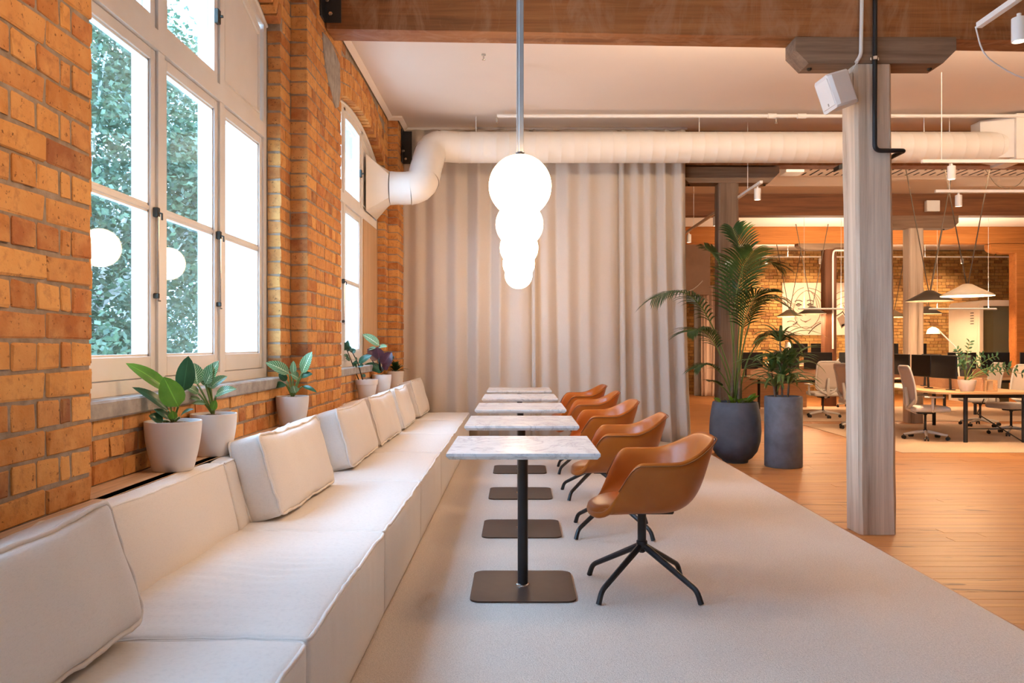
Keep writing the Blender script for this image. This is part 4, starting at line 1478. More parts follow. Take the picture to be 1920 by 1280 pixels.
# ---- tall palm in the dark bulbous planter
PC = (2.655, 9.62, FLOOR)
rp = thing('potted_palm', 'tall feathery palm in a rounded dark grey planter by the curtain', 'plant', PC)
mb = MB(); PH = .735
prof = [(.15, 0), (.155, .03), (.20, .06), (.262, .14), (.297, .26), (.308, .38), (.302, .52), (.285, .64), (.270, PH-.01), (.266, PH), (.245, PH), (.24, PH-.06)]
mb.lathe(prof, 48, PC, True, False); mb.build('planter', 'concrete_dark', rp, smooth=60)
s_ = MB(); s_.lathe([(.001, PH-.03), (.12, PH-.035), (.245, PH-.05)], 32, PC, False, False); s_.build('soil', 'soil', rp, smooth=180)
def palm_frond(parent, pts, LL, n=26, droop=.35, seed=0, roll=0.0):
    """rachis through pts with paired leaflets; one mesh per frond"""
    rr = random.Random(seed)
    pts = [Vector(p) for p in pts]
    # Catmull-Rom
    ext = [pts[0]*2-pts[1]] + pts + [pts[-1]*2-pts[-2]]
    cv = []
    for i in range(1, len(ext)-2):
        for k_ in range(8):
            t = k_/8
            p0, p1_, p2_, p3_ = ext[i-1:i+3]
            cv.append(.5*((2*p1_) + (p2_-p0)*t + (2*p0-5*p1_+4*p2_-p3_)*t*t + (3*p1_-p0-3*p2_+p3_)*t**3))
    cv.append(pts[-1])
    m = len(cv)-1
    vs = []; fs = []; uv = []
    rach = MB(); rach.tube(cv, [lerp(.011, .003, i/m) for i in range(m+1)], 6)
    ro = rach.build('frond', 'stem_green', parent, smooth=180)
    start = .42
    for i in range(n):
        t = start + (1-start)*(i+.5)/n
        k_ = t*m; j = min(int(k_), m-1)
        c = cv[j].lerp(cv[j+1], k_-j); tg = (cv[j+1]-cv[j]).normalized()
        up = Vector((0, 0, 1)); up = (up - tg*up.dot(tg))
        up = up.normalized() if up.length > .05 else Vector((0, -1, 0))
        side = tg.cross(up)
        ln = LL*(math.sin(PI*min(1, .12+.82*(t-start)/(1-start)))**.6)
        for s__ in (-1, 1):
            L = ln*rr.uniform(.88, 1.08)
            sd = (side*s__ + up*.30 + tg*1.0).normalized()
            W = .0115
            prev = c
            N = 5; b0 = len(vs)
            for q in range(N+1):
                u = q/N
                p = c + sd*(L*u) + Vector((0, 0, -1))*(droop*L*u*u)
                w = W*(math.sin(PI*min(.999, .08+.92*u))**.7)*(1 if u < .97 else .1)
                ac = (tg - sd*tg.dot(sd)).normalized()
                vs += [p - ac*w, p + ac*w]; uv += [(0, u), (1, u)]
            for q in range(N): fs.append((b0+2*q, b0+2*q+1, b0+2*q+3, b0+2*q+2))
    o_ = wloc(parent)
    me = bpy.data.meshes.new('leaflets'); me.from_pydata([tuple(v-o_) for v in vs], [], fs)
    ul = me.uv_layers.new(name='UVMap')
    for l in me.loops: ul.data[l.index].uv = uv[l.vertex_index]
    me.shade_smooth(); me.materials.append(MAT['leaf_palm'])
    o = bpy.data.objects.new('leaflets', me); COL.objects.link(o); o.parent = ro
def qp(x, y, d=0.0): return px(x, y, 9.62+d)
FR = [([(1376, 748), (1366, 690), (1336, 612), (1302, 560), (1262, 546), (1224, 560)], [0, 0, -.1, -.25, -.35, -.45], .36, .75),
      ([(1380, 748), (1384, 640), (1392, 540), (1388, 470), (1374, 428)], [0, .02, .05, .05, 0], .42, .45),
      ([(1382, 748), (1392, 660), (1412, 590), (1442, 560), (1478, 575)], [0, -.02, -.1, -.2, -.3], .36, .7),
      ([(1374, 748), (1360, 690), (1338, 640), (1314, 618), (1290, 622)], [0, -.05, -.2, -.3, -.4], .34, .6),
      ([(1384, 748), (1400, 680), (1424, 640), (1452, 625), (1486, 636)], [0, -.05, -.15, -.25, -.3], .34, .6),
      ([(1378, 748), (1376, 650), (1378, 570), (1392, 505), (1412, 470)], [0, -.1, -.25, -.4, -.55], .46, .5),
      ([(1374, 748), (1360, 712), (1342, 690), (1322, 682), (1304, 690)], [0, -.05, -.15, -.2, -.25], .22, .6),
      ([(1372, 748), (1358, 728), (1342, 716), (1326, 712)], [0, -.05, -.12, -.16], .16, .5),
      ([(1382, 748), (1390, 620), (1404, 530), (1428, 490), (1462, 498)], [0, .1, .2, .3, .3], .36, .6),
      ([(1378, 748), (1374, 640), (1362, 545), (1346, 490), (1322, 462)], [0, .05, .15, .2, .2], .36, .5),
      ([(1380, 748), (1388, 660), (1396, 600), (1412, 560), (1436, 545)], [0, -.15, -.35, -.5, -.6], .40, .6)]
for i, (pp_, dd, LL, dr_) in enumerate(FR):
    palm_frond(rp, [qp(x, y, d) for (x, y), d in zip(pp_, dd)], LL*1.25, 27 if LL > .3 else 16, dr_*.75, i)
for i in range(4):
    x, y = PC[0]+(-.05, .03, .07, -.02)[i], PC[1]+(-.02, -.05, .03, .05)[i]
    MB().tube([(x, y, FLOOR+PH-.06), (x+.006, y, .95-.187), (x*.6+PC[0]*.4, y, 1.15-.187)], [.022, .018, .012], 8).build('stem', 'bark', rp, smooth=180)
for i in range(16):      # low trailing plant round the foot
    az = R.uniform(PI*.9, PI*2.2); rr_ = R.uniform(.08, .17)
    b = Vector((PC[0]+rr_*math.cos(az), PC[1]+rr_*math.sin(az), FLOOR+PH-.01))
    d = Vector((math.cos(az), math.sin(az), R.uniform(.4, 1.1)))
    leaf_between(rp, b, b + d*R.uniform(.07, .13), .065, 'leaf_bright' if i % 3 else 'leaf_veined', (math.cos(az)*.4, -.5, .9), .12, 5)

# ---- strap-leaved plant in the tall cylinder planter
DC = (3.126, 9.275, FLOOR)
rd = thing('potted_dracaena', 'strap-leaved plant in a tall grey cylinder planter, right of the palm', 'plant', DC)
mb = MB(); DH = .825
mb.lathe([(.208, 0), (.216, .008), (.216, DH-.006), (.211, DH), (.186, DH), (.184, DH-.06)], 48, DC, True, False); mb.build('planter', 'concrete_light', rd, smooth=60)
s_ = MB(); s_.lathe([(.001, DH-.03), (.185, DH-.045)], 32, DC, False, False); s_.build('soil', 'soil', rd, smooth=180)
canes = [((DC[0]-.02, DC[1]-.03), (-.035, -.02), (1.03, 1.22, 1.46)), ((DC[0]+.06, DC[1]+.03), (.03, .0), (.96, 1.16)), ((DC[0]-.08, DC[1]+.02), (-.05, .0), (.93, 1.10))]
for (bx_, by_), (lx, ly), hs in canes:
    tz = hs[-1]-.187
    MB().tube([(bx_, by_, FLOOR+DH-.06), (bx_+lx, by_+ly, tz)], [.014, .010], 8).build('cane', 'bark', rd, smooth=180)
    for h in hs:
        t = (h-DH)/(hs[-1]-DH)
        c = Vector((bx_+lx*t, by_+ly*t, h-.187))
        n = 20
        for i in range(n):
            az = 2.4*i + R.uniform(-.2, .2); e0 = R.uniform(.35, 1.15); L = R.uniform(.40, .60)
            d = Vector((math.cos(az)*math.cos(e0), math.sin(az)*math.cos(e0), math.sin(e0)))
            dr_ = L*R.uniform(.25, .75)
            tip = c + d*L - Vector((0, 0, dr_))
            leaf_between(rd, c + d*.01, tip, R.uniform(.034, .048), 'leaf_dracaena', (-d.x*.2, -d.y*.2-.2, 1), .22, 7, (.35, .6))

# ================================================================ track lighting (each head carries its own lamp)
def lamp(parent, kind, loc, energy, color=WARM, target=None, size=.05, angle=110, blend=.6, name='lamp_light'):
    d = bpy.data.lights.new(name, kind); d.energy = energy; d.color = color
    if kind == 'SPOT': d.spot_size = math.radians(angle); d.spot_blend = blend; d.shadow_soft_size = size
    elif kind == 'POINT': d.shadow_soft_size = size
    elif kind == 'AREA': d.shape = 'RECTANGLE'; d.size, d.size_y = size
    o = bpy.data.objects.new(name, d); COL.objects.link(o)
    if parent is not None:
        o.parent = parent; o.location = Vector(loc)-wloc(parent)
    else: o.location = loc
    if target is not None:
        o.rotation_euler = (Vector(target)-Vector(loc)).to_track_quat('-Z', 'Y').to_euler()
    return o
def track(pts, label, heads, rods=(), energy=SPOT_W, up=0, angle=85):
    """ceiling track between two points with cylinder spot heads; heads: (point, aim)"""
    a, b = Vector(pts[0]), Vector(pts[1])
    root = thing('track_light', label, 'track light', (a+b)/2)
    d = (b-a); along_x = abs(d.x) > abs(d.y)
    mb = MB()
    if along_x: mb.box(min(a.x, b.x), max(a.x, b.x), a.y-.018, a.y+.018, a.z, a.z+.034, .002)
    else: mb.box(a.x-.018, a.x+.018, min(a.y, b.y), max(a.y, b.y), a.z, a.z+.034, .002)
    mb.build('rail', 'white_metal', root)
    for r in rods: MB().tube([r, (r[0], r[1], CEIL)], .004, 6).build('hanger', 'white_metal', root)
    for p, aim in heads:
        p = Vector(p)
        h = MB(); h.lathe([(.012, -.005), (.012, -.03)], 10, p); h.lathe([(.030, -.028), (.039, -.032), (.039, -.165), (.034, -.165), (.032, -.15)], 20, p, True, False)
        ho = h.build('spot_head', 'white_metal', root, smooth=40)
        e_ = MB(); e_.lathe([(.033, -.152), (.001, -.152)], 20, p, False, False); e_.build('lens', 'lamp_glow', ho, smooth=0)
        if energy: lamp(ho, 'SPOT', p + Vector((0, 0, -.17)), energy, target=Vector(aim), size=.035, angle=angle, blend=.8)
    if up:       # area lights added on the rail to brighten the ceiling; the track has none
        c_ = (a+b)/2
        lamp(root, 'AREA', (a.x+.9 if along_x else c_.x, c_.y, a.z+.036), up, UPC, target=(a.x+.9 if along_x else c_.x, c_.y, a.z+2), size=(1.8, .03) if along_x else (.03, abs(d.y)))
        if along_x: lamp(root, 'AREA', (a.x+3.9, c_.y, a.z+.036), up*.5, UPC, target=(a.x+3.9, c_.y, a.z+2), size=(2.5, .03))
    return root
TH = 3.13
track([(2.76, 2.0, TH), (2.76, 4.72, TH)], 'white ceiling track with a cylinder spot in the top right corner', [((2.86, 4.50, TH), (3.3, 4.6, 0)), ((2.76, 2.6, TH), (3.3, 2.8, 0))], [(2.76, 2.5, TH), (2.76, 4.4, TH)], energy=SPOT_W*.5, up=UP_W*.25)
track([(2.86, 9.25, TH), (2.86, 14.0, TH)], 'white ceiling track running away behind the palm and brown post', [((2.86, 9.40, TH), (2.8, 9.0, 0)), ((2.88, 11.45, TH), (2.9, 11.4, 0)), ((2.89, 13.3, TH), (2.9, 13.3, 0))], [(2.86, 9.8, TH), (2.86, 12.8, TH)])
track([(4.10, 8.0, 3.08), (9.6, 8.0, 3.08)], 'white ceiling track with a cylinder spot just below the duct', [((4.40, 8.0, 3.08), (4.4, 7.6, 0)), ((6.6, 8.0, 3.08), (6.6, 7.6, 0)), ((8.8, 8.0, 3.08), (8.8, 7.6, 0))], [(4.3, 8.0, 3.08), (7.0, 8.0, 3.08)])
track([(5.03, 9.5, 3.07), (9.6, 9.5, 3.07)], 'white ceiling track with a cylinder spot in front of the dark brown beam', [((5.31, 9.5, 3.07), (5.3, 9.6, 0)), ((7.5, 9.5, 3.07), (7.5, 9.6, 0))], [(5.2, 9.5, 3.07), (8.0, 9.5, 3.07)])
track([(6.6, 21.3, 3.60), (13.5, 21.3, 3.60)], 'white ceiling track with spots along the far brick wall', [((6.72, 21.3, 3.60), (6.9, 23.0, 2.2)), ((8.17, 21.3, 3.60), (8.35, 23.0, 2.3)), ((10.0, 21.3, 3.6), (10.2, 23, 2.2)), ((12.0, 21.3, 3.6), (12.2, 23, 2.2))],
      [(7.3, 21.3, 3.6), (9.0, 21.3, 3.6), (11.0, 21.3, 3.6)], energy=SPOT_W*5, angle=75, up=UP_W*.5)
track([(4.6, 3.6, 3.1), (9.0, 3.6, 3.1)], 'white ceiling track outside the picture on the right', [((5.0, 3.6, 3.1), (5.0, 4.4, 0)), ((7.2, 3.6, 3.1), (7.2, 4.4, 0))], [(5.5, 3.6, 3.1)])
track([(.9, -1.2, 3.1), (.9, 3.0, 3.1)], 'white ceiling track added out of view above the camera to light the pier and sofa backs', [((.9, -.6, 3.1), (-1.45, .6, 1.8)), ((.9, .7, 3.1), (-1.45, 1.9, 2.2)), ((.9, 1.8, 3.1), (-1.45, 2.35, 2.1)), ((.9, 2.9, 3.1), (-1.45, 3.6, 1.0))], [(.9, 0, 3.1)], energy=SPOT_W*1.7, angle=48)  # unseen spots added and aimed to warm the pier and backrests
track([(9.5, 12.5, 3.1), (14, 12.5, 3.1)], 'white ceiling track at the right end of the office', [((10.5, 12.5, 3.1), (10.4, 12.8, 0)), ((12.5, 12.5, 3.1), (12.5, 12.8, 0))], [(11, 12.5, 3.1)])
# hanging cable of the nearest track
tag(MB().tube(path_round([(2.74, 4.72, TH+.01), (2.80, 4.75, 2.98), (3.05, 4.78, 2.84), (3.5, 4.8, 2.80)], .15, 6), .005, 6).build('power_cable', 'white_plastic'), 'white cable drooping from the end of the nearest ceiling track', 'cable')
tag(MB().tube(path_round([(7.1, 12.0, 3.93), (7.3, 12.0, 3.62), (7.6, 12.0, 3.62), (7.8, 12.0, 3.93)], .2, 6), .006, 6).build('power_cable', 'cord'), 'dark cable looping down from the slotted ceiling panel', 'cable')

# linear uplights hung between the beams: white bars that wash the ceiling
def uplight(x0, x1, y, z, label, energy):
    root = thing('linear_light', label, 'lamp', ((x0+x1)/2, y, z), group='linear bar lights over the office')
    mb = MB(); mb.box(x0, x1, y-.02, y+.02, z, z+.03, .003); mb.build('bar', 'white_metal', root)
    g_ = MB(); g_.box(x0+.01, x1-.01, y-.012, y+.012, z+.031, z+.034); g_.build('diffuser', 'tube_glow', root)
    for x in (lerp(x0, x1, .12), lerp(x0, x1, .88)): MB().tube([(x, y, z+.03), (x, y, CEIL)], .004, 6).build('hanger', 'white_metal', root)
    lamp(root, 'AREA', ((x0+x1)/2, y, z+.045), energy, UPC, target=((x0+x1)/2, y, z+2), size=(x1-x0, .03))
uplight(8.87, 10.32, 17.0, 2.0, 'thin white bar light hanging in front of the white booth', UP_W)
uplight(6.05, 7.10, 17.0, 2.0, 'thin white bar light hanging in front of the first portrait', UP_W)
# unseen strip light added behind the nearest beam to brighten the ceiling there
sl_ = thing('linear_light', 'slim white strip light added unseen on the far side of the nearest beam to brighten the ceiling', 'lamp', (5.0, 6.17, 3.64))
MB().box(.9, 9.2, 6.151, 6.175, 3.66, 3.69, .002).build('bar', 'white_metal', sl_)
MB().box(.92, 9.18, 6.155, 6.172, 3.691, 3.694).build('diffuser', 'tube_glow', sl_)
lamp(sl_, 'AREA', (5.05, 6.185, 3.70), UP_W*2.0, UPC, target=(5.05, 6.68, 4.3), size=(8.2, .03))
sl2 = thing('linear_light', 'slim white strip light added unseen on the far side of the beam behind the duct to brighten the office ceiling', 'lamp', (6.0, 10.44, 3.64))  # second unseen strip, added to brighten the ceiling over the office
MB().box(3.0, 9.8, 10.421, 10.445, 3.66, 3.69, .002).build('bar', 'white_metal', sl2)
MB().box(3.02, 9.78, 10.425, 10.442, 3.691, 3.694).build('diffuser', 'tube_glow', sl2)
lamp(sl2, 'AREA', (6.4, 10.455, 3.70), UP_W*1.6, UPC, target=(6.4, 11.15, 4.3), size=(6.7, .03))

# ceiling panel with slots
pr = thing('slotted_ceiling_panel', 'pale ceiling panel with rows of dark slots beyond the duct', 'ceiling panel', (6.5, 12.5, CEIL-.03))
MB().box(4.35, 9.6, 11.75, 12.75, CEIL-.03, CEIL-.001, .003).build('panel', 'ceiling_paint', pr)
slot = MB().box(-.012, .012, -.2, .2, -.004, .002).mesh('slot', 'dark_gap', 0)
x = 4.45; i = 0
while x < 9.5:
    for (a_, L) in (((11.98, 1.0), (12.5, 1.0)) if i % 2 == 0 else ((11.88, .45), (12.24, .5), (12.6, .45))):
        instance(slot, 'slot', pr, Vector((x, a_, CEIL-.03))-wloc(pr), scale=(1, L, 1))
    x += .128; i += 1

# ================================================================ office furniture
def make_task_chair(label):
    root = thing('office_chair', label, 'chair', (0, 0, 0), group='pale grey mesh office chairs')
    def p(mb, nm, m, sm=35): return mb.build(nm, m, root, world=False, smooth=sm)
    for q in range(5):
        an = math.radians(36 + 72*q); d = Vector((math.cos(an), math.sin(an), 0))
        s_ = MB(); s_.tube([d*.03 + Vector((0, 0, .115)), d*.17 + Vector((0, 0, .095)), d*.31 + Vector((0, 0, .072))], [.026, .022, .016], 8)
        so = p(s_, 'base_arm', 'chair_frame')
        w = MB(); t = Vector((-d.y, d.x, 0))
        for sg in (-1, 1):
            w.tube([d*.31 + t*(sg*.010) + Vector((0, 0, .029)), d*.31 + t*(sg*.030) + Vector((0, 0, .029))], .028, 12)
        w.tube([d*.31 + Vector((0, 0, .03)), d*.31 + Vector((0, 0, .075))], .008, 6)
        w.build('caster', 'black_plastic', so, world=False)
    p(MB().lathe([(.035, .09), (.03, .14), (.018, .145), (.018, .36), (.026, .365), (.026, .39)], 14), 'gas_lift', 'black_plastic')
    p(MB().box(-.14, .10, -.09, .09, .385, .425, .012), 'mechanism', 'black_plastic')
    s_ = MB(); soft_box(s_, (.50, .48, .075), .03, (8, 8, 3), (.004, .004, .012), lambda v: v + Vector((.03, 0, .462)))
    p(s_, 'seat', 'seat_grey', 180)
    def bk(y, z):       # point of the back plane
        t = (z-.52)/.58
        return Vector((-.225 - .10*t + .03*math.sin(PI*t) - .0*abs(y) - .25*y*y + .02, y, z))
    lp = [bk(a, b) for a, b in loop_rect(-.225, .225, .55, 1.10, 8, .07)]
    p(MB().tube(lp, .016, 8), 'back_frame', 'chair_frame', 180)
    g_ = MB(); g_.grid(lambda u, v: tuple(bk(lerp(-.215, .215, u), lerp(.56, 1.09, v))), 9, 9)
    o = p(g_, 'back_mesh', 'chair_mesh', 180); md = o.modifiers.new('thickness', 'SOLIDIFY'); md.thickness = .005
    sp_ = MB(); sp_.tube([(-.12, 0, .41), (-.25, 0, .46), (-.262, 0, .60), (-.285, 0, .78)], [.035, .036, .030, .022], 8)
    for sg in (-1, 1): sp_.tube([(-.25, 0, .47), (-.245, sg*.13, .53), bk(sg*.22, .62)], [.028, .022, .016], 8)
    p(sp_, 'spine', 'chair_frame', 180)
    for sg in (-1, 1):
        a = MB(); a.tube([(.02, sg*.24, .43), (.0, sg*.275, .47), (.0, sg*.275, .64)], [.018, .02, .02], 8); a.box(-.11, .15, sg*.275-.045, sg*.275+.045, .635, .662, .011)
        p(a, 'armrest', 'chair_frame')
    return root
OC = ['pale grey mesh office chair just right of the large post, side on', 'pale grey mesh office chair seen from behind, between the cylinder planter and large post',
      'grey office chair tucked under the desk below the white pot', 'grey office chair under the desk at the right, farther from the camera', 'grey office chair behind the desk with its base visible past the chair near the post', 'pale office chair at the far desk behind the palm']
oc0 = make_task_chair(OC[0])
spots = [(6.16, 11.92, math.radians(-6)), (6.02, 15.55, PI/2), (7.82, 12.5, PI+.25), (8.15, 13.9, PI-.1), (5.80, 13.45, .25), (7.6, 17.9, -PI/2)]
for i, (x, y, rz) in enumerate(spots):
    if i == 0: oc0.location = (x, y, FLOOR+.006); oc0.rotation_euler = (0, 0, rz)
    else: copy_thing(oc0, (x, y, FLOOR + (.006 if i not in (5,) else .006)), rz, OC[i])

def rugbox(x0, x1, y0, y1, label):
    mb = MB(); mb.box(x0, x1, y0, y1, FLOOR+.0012, FLOOR+.006, .002)
    return tag(mb.build('office_rug', 'rug', smooth=0), label, 'rug', 'beige rugs under the desks')
rugbox(5.08, 13.0, 10.42, 14.2, 'beige rug under the nearest desk, right of the large post')
rugbox(4.6, 13.0, 14.72, 18.2, 'beige rug under the second row of desks')

def desk(x0, x1, y0, y1, label, along, brace=True, screen=True):
    H = .735; z0 = FLOOR+.006
    root = thing('bench_desk', label, 'desk', ((x0+x1)/2, (y0+y1)/2, z0), group='timber bench desks')
    r = .10
    poly = [(x0+r, y0), (x1-r, y0), (x1, y0+r), (x1, y1-r), (x1-r, y1), (x0+r, y1), (x0, y1-r), (x0, y0+r)]
    MB().prism(poly, 2, z0+H-.028, z0+H).build('desktop', 'desk_wood', root, smooth=0)
    MB().box(x0+.25, x1-.25, y0+.10, y0+.14, z0+H-.085, z0+H-.028).box(x0+.25, x1-.25, y1-.14, y1-.10, z0+H-.085, z0+H-.028).build('frame', 'black_metal', root)
    for lx in (x0+.45, x1-.22):
        for ly in (y0+.12, y1-.12):
            MB().tube([(lx, ly, z0+H-.03), (lx, ly, z0+.001)], .030, 12).build('leg', 'black_metal', root)
    if brace:
        MB().tube([(x0+.45, y0+.12, z0+.20), (x1-.22, y0+.12, z0+.20)], .008, 6).build('cross_bar', 'black_metal', root)
        MB().tube([(x0+.72, y0+.12, z0+H-.10), (x0+.62, y0+.12, z0+.42), (x1-.25, y0+.12, z0+.02)], .009, 6).build('diagonal_brace', 'black_metal', root)
    if screen:
        if along == 'y': MB().box((x0+x1)/2-.012, (x0+x1)/2+.012, y0+.22, y1-.1, z0+H+.001, z0+H+.20, .003).build('screen_panel', 'screen_wood', root)
        else: MB().box(x0+.08, x1-.08, (y0+y1)/2-.012, (y0+y1)/2+.012, z0+H+.001, z0+H+.20, .003).build('screen_panel', 'screen_wood', root)
    return root
desk(6.08, 7.60, 11.38, 14.1, 'long timber bench desk on black legs at the right, nearest of the desks', 'y')
desk(4.9, 8.3, 16.15, 17.6, 'timber bench desk behind the mesh chair seen from behind', 'x', brace=False)
desk(8.9, 13.0, 16.0, 17.4, 'timber bench desk in front of the white booth', 'x', brace=False)
DT = FLOOR+.006+.735
def make_monitor(label, arm=True):
    root = thing('monitor', label, 'monitor', (0, 0, 0), group='black monitors on the desks')
    MB().box(-.012, .012, -.30, .30, .18, .53, .004).build('screen_housing', 'black_plastic', root, world=False)
    MB().box(-.0135, -.0122, -.293, .293, .19, .523).build('screen', 'screen_black', root, world=False)
    a = MB(); a.tube([(.012, 0, .34), (.06, 0, .34), (.13, .05, .20), (.14, .05, .0)], [.02, .02, .018, .018], 8)
    a.build('arm', 'black_metal', root, world=False)
    MB().box(.09, .19, .0, .10, .0005, .012, .003).build('clamp', 'black_metal', root, world=False)
    return root
mons = [(6.46, 11.95, 0.10, 'black monitor on the nearest desk, right one of the pair beside the post'), (6.46, 12.62, 0.0, 'black monitor on the nearest desk, left one of the pair, partly behind the large post'),
        (6.50, 13.35, -.05, 'black monitor on the nearest desk, hidden mostly behind the large post'), (7.10, 12.5, PI-.25, 'black monitor seen from its back above the white pot on the nearest desk'),
        (6.95, 13.25, PI, 'black monitor seen from its back, farther along the nearest desk'),
        (6.38, 16.75, PI/2, 'black monitor above the mesh chair seen from behind'), (5.68, 16.75, PI/2, 'black monitor behind the strap-leaved plant'), (7.15, 16.75, PI/2-.3, 'black monitor just left of the large post'),
        (9.35, 16.6, PI/2, 'black monitor in front of the white booth, left of the row'), (10.05, 16.6, PI/2, 'black monitor in front of the white booth, second of the row'), (10.85, 16.6, PI/2+.1, 'wide black monitor at the right edge below the white booth'),
        (5.0, 16.8, PI/2+.5, 'black monitor on the second desk behind the palm')]
m0 = make_monitor(mons[0][3])
for i, (x, y, rz, lab) in enumerate(mons):
    if i == 0: m0.location = (x, y, DT); m0.rotation_euler = (0, 0, rz)
    else: copy_thing(m0, (x, y, DT), rz, lab)
# far high desk with two monitors against the brick wall
cd = thing('storage_cabinet', 'low pinkish timber cabinet behind the two planters', 'cabinet', (5.4, 18.2, FLOOR))
MB().box(4.95, 6.6, 18.0, 18.5, FLOOR, FLOOR+.93, .004).build('body', 'screen_wood', cd)
MB().box(4.92, 6.63, 17.97, 18.52, FLOOR+.931, FLOOR+.96, .003).build('top', 'desk_wood', cd)
for x in (5.50, 6.05): MB().box(x-.003, x+.003, 17.996, 18.0, FLOOR+.05, FLOOR+.91).build('door_gap', 'dark_gap', cd)
fd = thing('wall_bench', 'white high bench along the far brick wall under the portraits', 'bench', (9, 21.9, FLOOR))
MB().box(6.3, 13.5, 21.5, 22.4, FLOOR+.90, FLOOR+.94, .004).build('top', 'white_plastic', fd)
for x in (6.5, 9.0, 11.2, 13.2): MB().box(x-.03, x+.03, 21.6, 22.3, FLOOR, FLOOR+.90, .003).build('support', 'black_metal', fd)
far_z = FLOOR+.94
for (x, y, rz, lab) in ((7.72, 21.8, PI/2-.7, 'small black monitor on the far bench under the first portrait'), (8.30, 21.8, PI/2+.6, 'small black monitor on the far bench left of the dark post'),
                        (11.0, 21.8, PI/2, 'black monitor on the far bench left of the white booth'), (10.2, 21.8, PI/2-.2, 'black monitor on the far bench behind the grey post')):
    copy_thing(m0, (x, y, far_z), rz, lab)

# white task lamp on the nearest desk
tl_ = thing('desk_lamp', 'white task lamp with a slanted arm on the nearest desk', 'lamp', (6.93, 12.35, DT))
MB().lathe([(.07, .001), (.07, .012), (.012, .016), (.012, .05)], 20, (6.93, 12.35, DT)).build('base', 'white_metal', tl_)
ap = [Vector((6.93, 12.35, DT+.04)), Vector(px(1793, 652, 12.35)), Vector(px(1757, 616, 12.35))]
MB().tube([ap[0], ap[1]], .012, 8).build('lower_arm', 'white_metal', tl_); MB().tube([ap[1], ap[2]], .011, 8).build('upper_arm', 'white_metal', tl_)
MB().lathe([(.10, -.06), (.085, .0), (.05, .03), (.02, .045)], 20, ap[2] + Vector((-.06, 0, -.02)), False, True).build('shade', 'white_metal', tl_)
ol = thing('desk_lamp', 'small white cone table lamp on the far cabinet in front of the first portrait', 'lamp', (6.25, 18.2, FLOOR+.96))
lc = Vector((6.25, 18.2, FLOOR+.961))
MB().lathe([(.07, 0), (.07, .012), (.008, .02), (.008, .40)], 16, lc).build('stand', 'white_metal', ol)
MB().lathe([(.085, .40), (.05, .50), (.035, .53)], 20, lc, False, True).build('shade', 'white_metal', ol)

# plant in a white pot on the nearest desk
pc = (6.62, 11.62, DT+.001)
pk = thing('potted_plant', 'white pot with long leafy arching stems on the nearest desk', 'plant', pc)
pot(pk, pc, .125, .085, .17)
for k_, (tx, ty, dz) in enumerate(((1818, 642, 0), (1795, 655, -.1), (1800, 680, -.15), (1890, 685, -.2), (1915, 700, -.15), (1868, 668, .1), (1842, 665, 0), (1905, 690, .1))):
    b = Vector((pc[0]+R.uniform(-.04, .04), pc[1]+R.uniform(-.04, .04), DT+.15)); t_ = Vector(px(tx, ty, 11.62+dz))
    ctrl = b.lerp(t_, .45) + Vector((0, 0, .16))
    pts = [bez(b, ctrl, t_, u/8) for u in range(9)]
    stem(pk, pts, [.007-.0005*u for u in range(9)])
    for u in range(3, 9):
        for sg in (-1, 1):
            d = (pts[u]-pts[u-1]).normalized()
            sd = Vector((d.z, R.uniform(-.4, .4), -d.x))*sg
            leaf_between(pk, pts[u], pts[u] + (d*.6 + sd).normalized()*R.uniform(.06, .09), .032, 'leaf_zz', (.1, -.8, .5), .08, 4)
nb = thing('desk_caddy', 'small timber desk caddy beside the white pot', 'caddy', (6.95, 11.62, DT+.001))
MB().box(6.86, 6.875, 11.56, 11.80, DT+.001, DT+.17, .002).box(7.02, 7.035, 11.56, 11.80, DT+.001, DT+.17, .002).box(6.875, 7.02, 11.56, 11.80, DT+.001, DT+.02).build('tray', 'desk_wood', nb)
tag(MB().box(6.90, 6.99, 11.60, 11.61, DT+.021, DT+.16).build('card', 'paper_card'), 'small printed card standing in the timber desk caddy', 'card')

# cone pendants on V-shaped cords
def cone_pendant(x, y, z, m, label, w=.34, power=190.0, tilt=0.0):
    root = thing('cone_pendant', label, 'lamp', (x, y, z), group='cone pendants over the desks')
    mb = MB(); mb.lathe([(w, 0), (w*.99, .012), (.42*w, .115), (.06, .165), (.02, .172)], 40, (x, y, z), False, True)
    o = mb.build('shade', m, root, smooth=60); md = o.modifiers.new('thickness', 'SOLIDIFY'); md.thickness = .004
    MB().lathe([(.10, .03), (.001, .03)], 24, (x, y, z), False, False).build('diffuser', 'lamp_glow', root, smooth=0)
    for sg in (-1, 1):
        MB().tube([(x+sg*.012, y, z+.165), (x+sg*.37, y, CEIL-.001)], .009, 6).build('cord', 'cord', root)
    if power: lamp(root, 'POINT', (x, y, z+.02), power, size=.06)
cone_pendant(6.27, 11.0, 1.92, 'shade_cream', 'large cream cone pendant lamp over the nearest desk')
cone_pendant(6.42, 12.3, 1.92, 'shade_dark', 'large dark brown cone pendant lamp beside the cream one')
cone_pendant(6.72, 18.0, 1.95, 'shade_dark', 'dark brown cone pendant in front of the first portrait', .31)
cone_pendant(6.62, 19.2, 1.93, 'shade_olive', 'olive beige cone pendant, half behind the dark one at the first portrait', .31)
cone_pendant(9.35, 18.0, 1.95, 'shade_dark', 'dark cone pendant right of the grey post, above the task lamp', .31)
cone_pendant(9.35, 19.6, 1.93, 'shade_olive', 'beige cone pendant half hidden behind the grey post', .31)

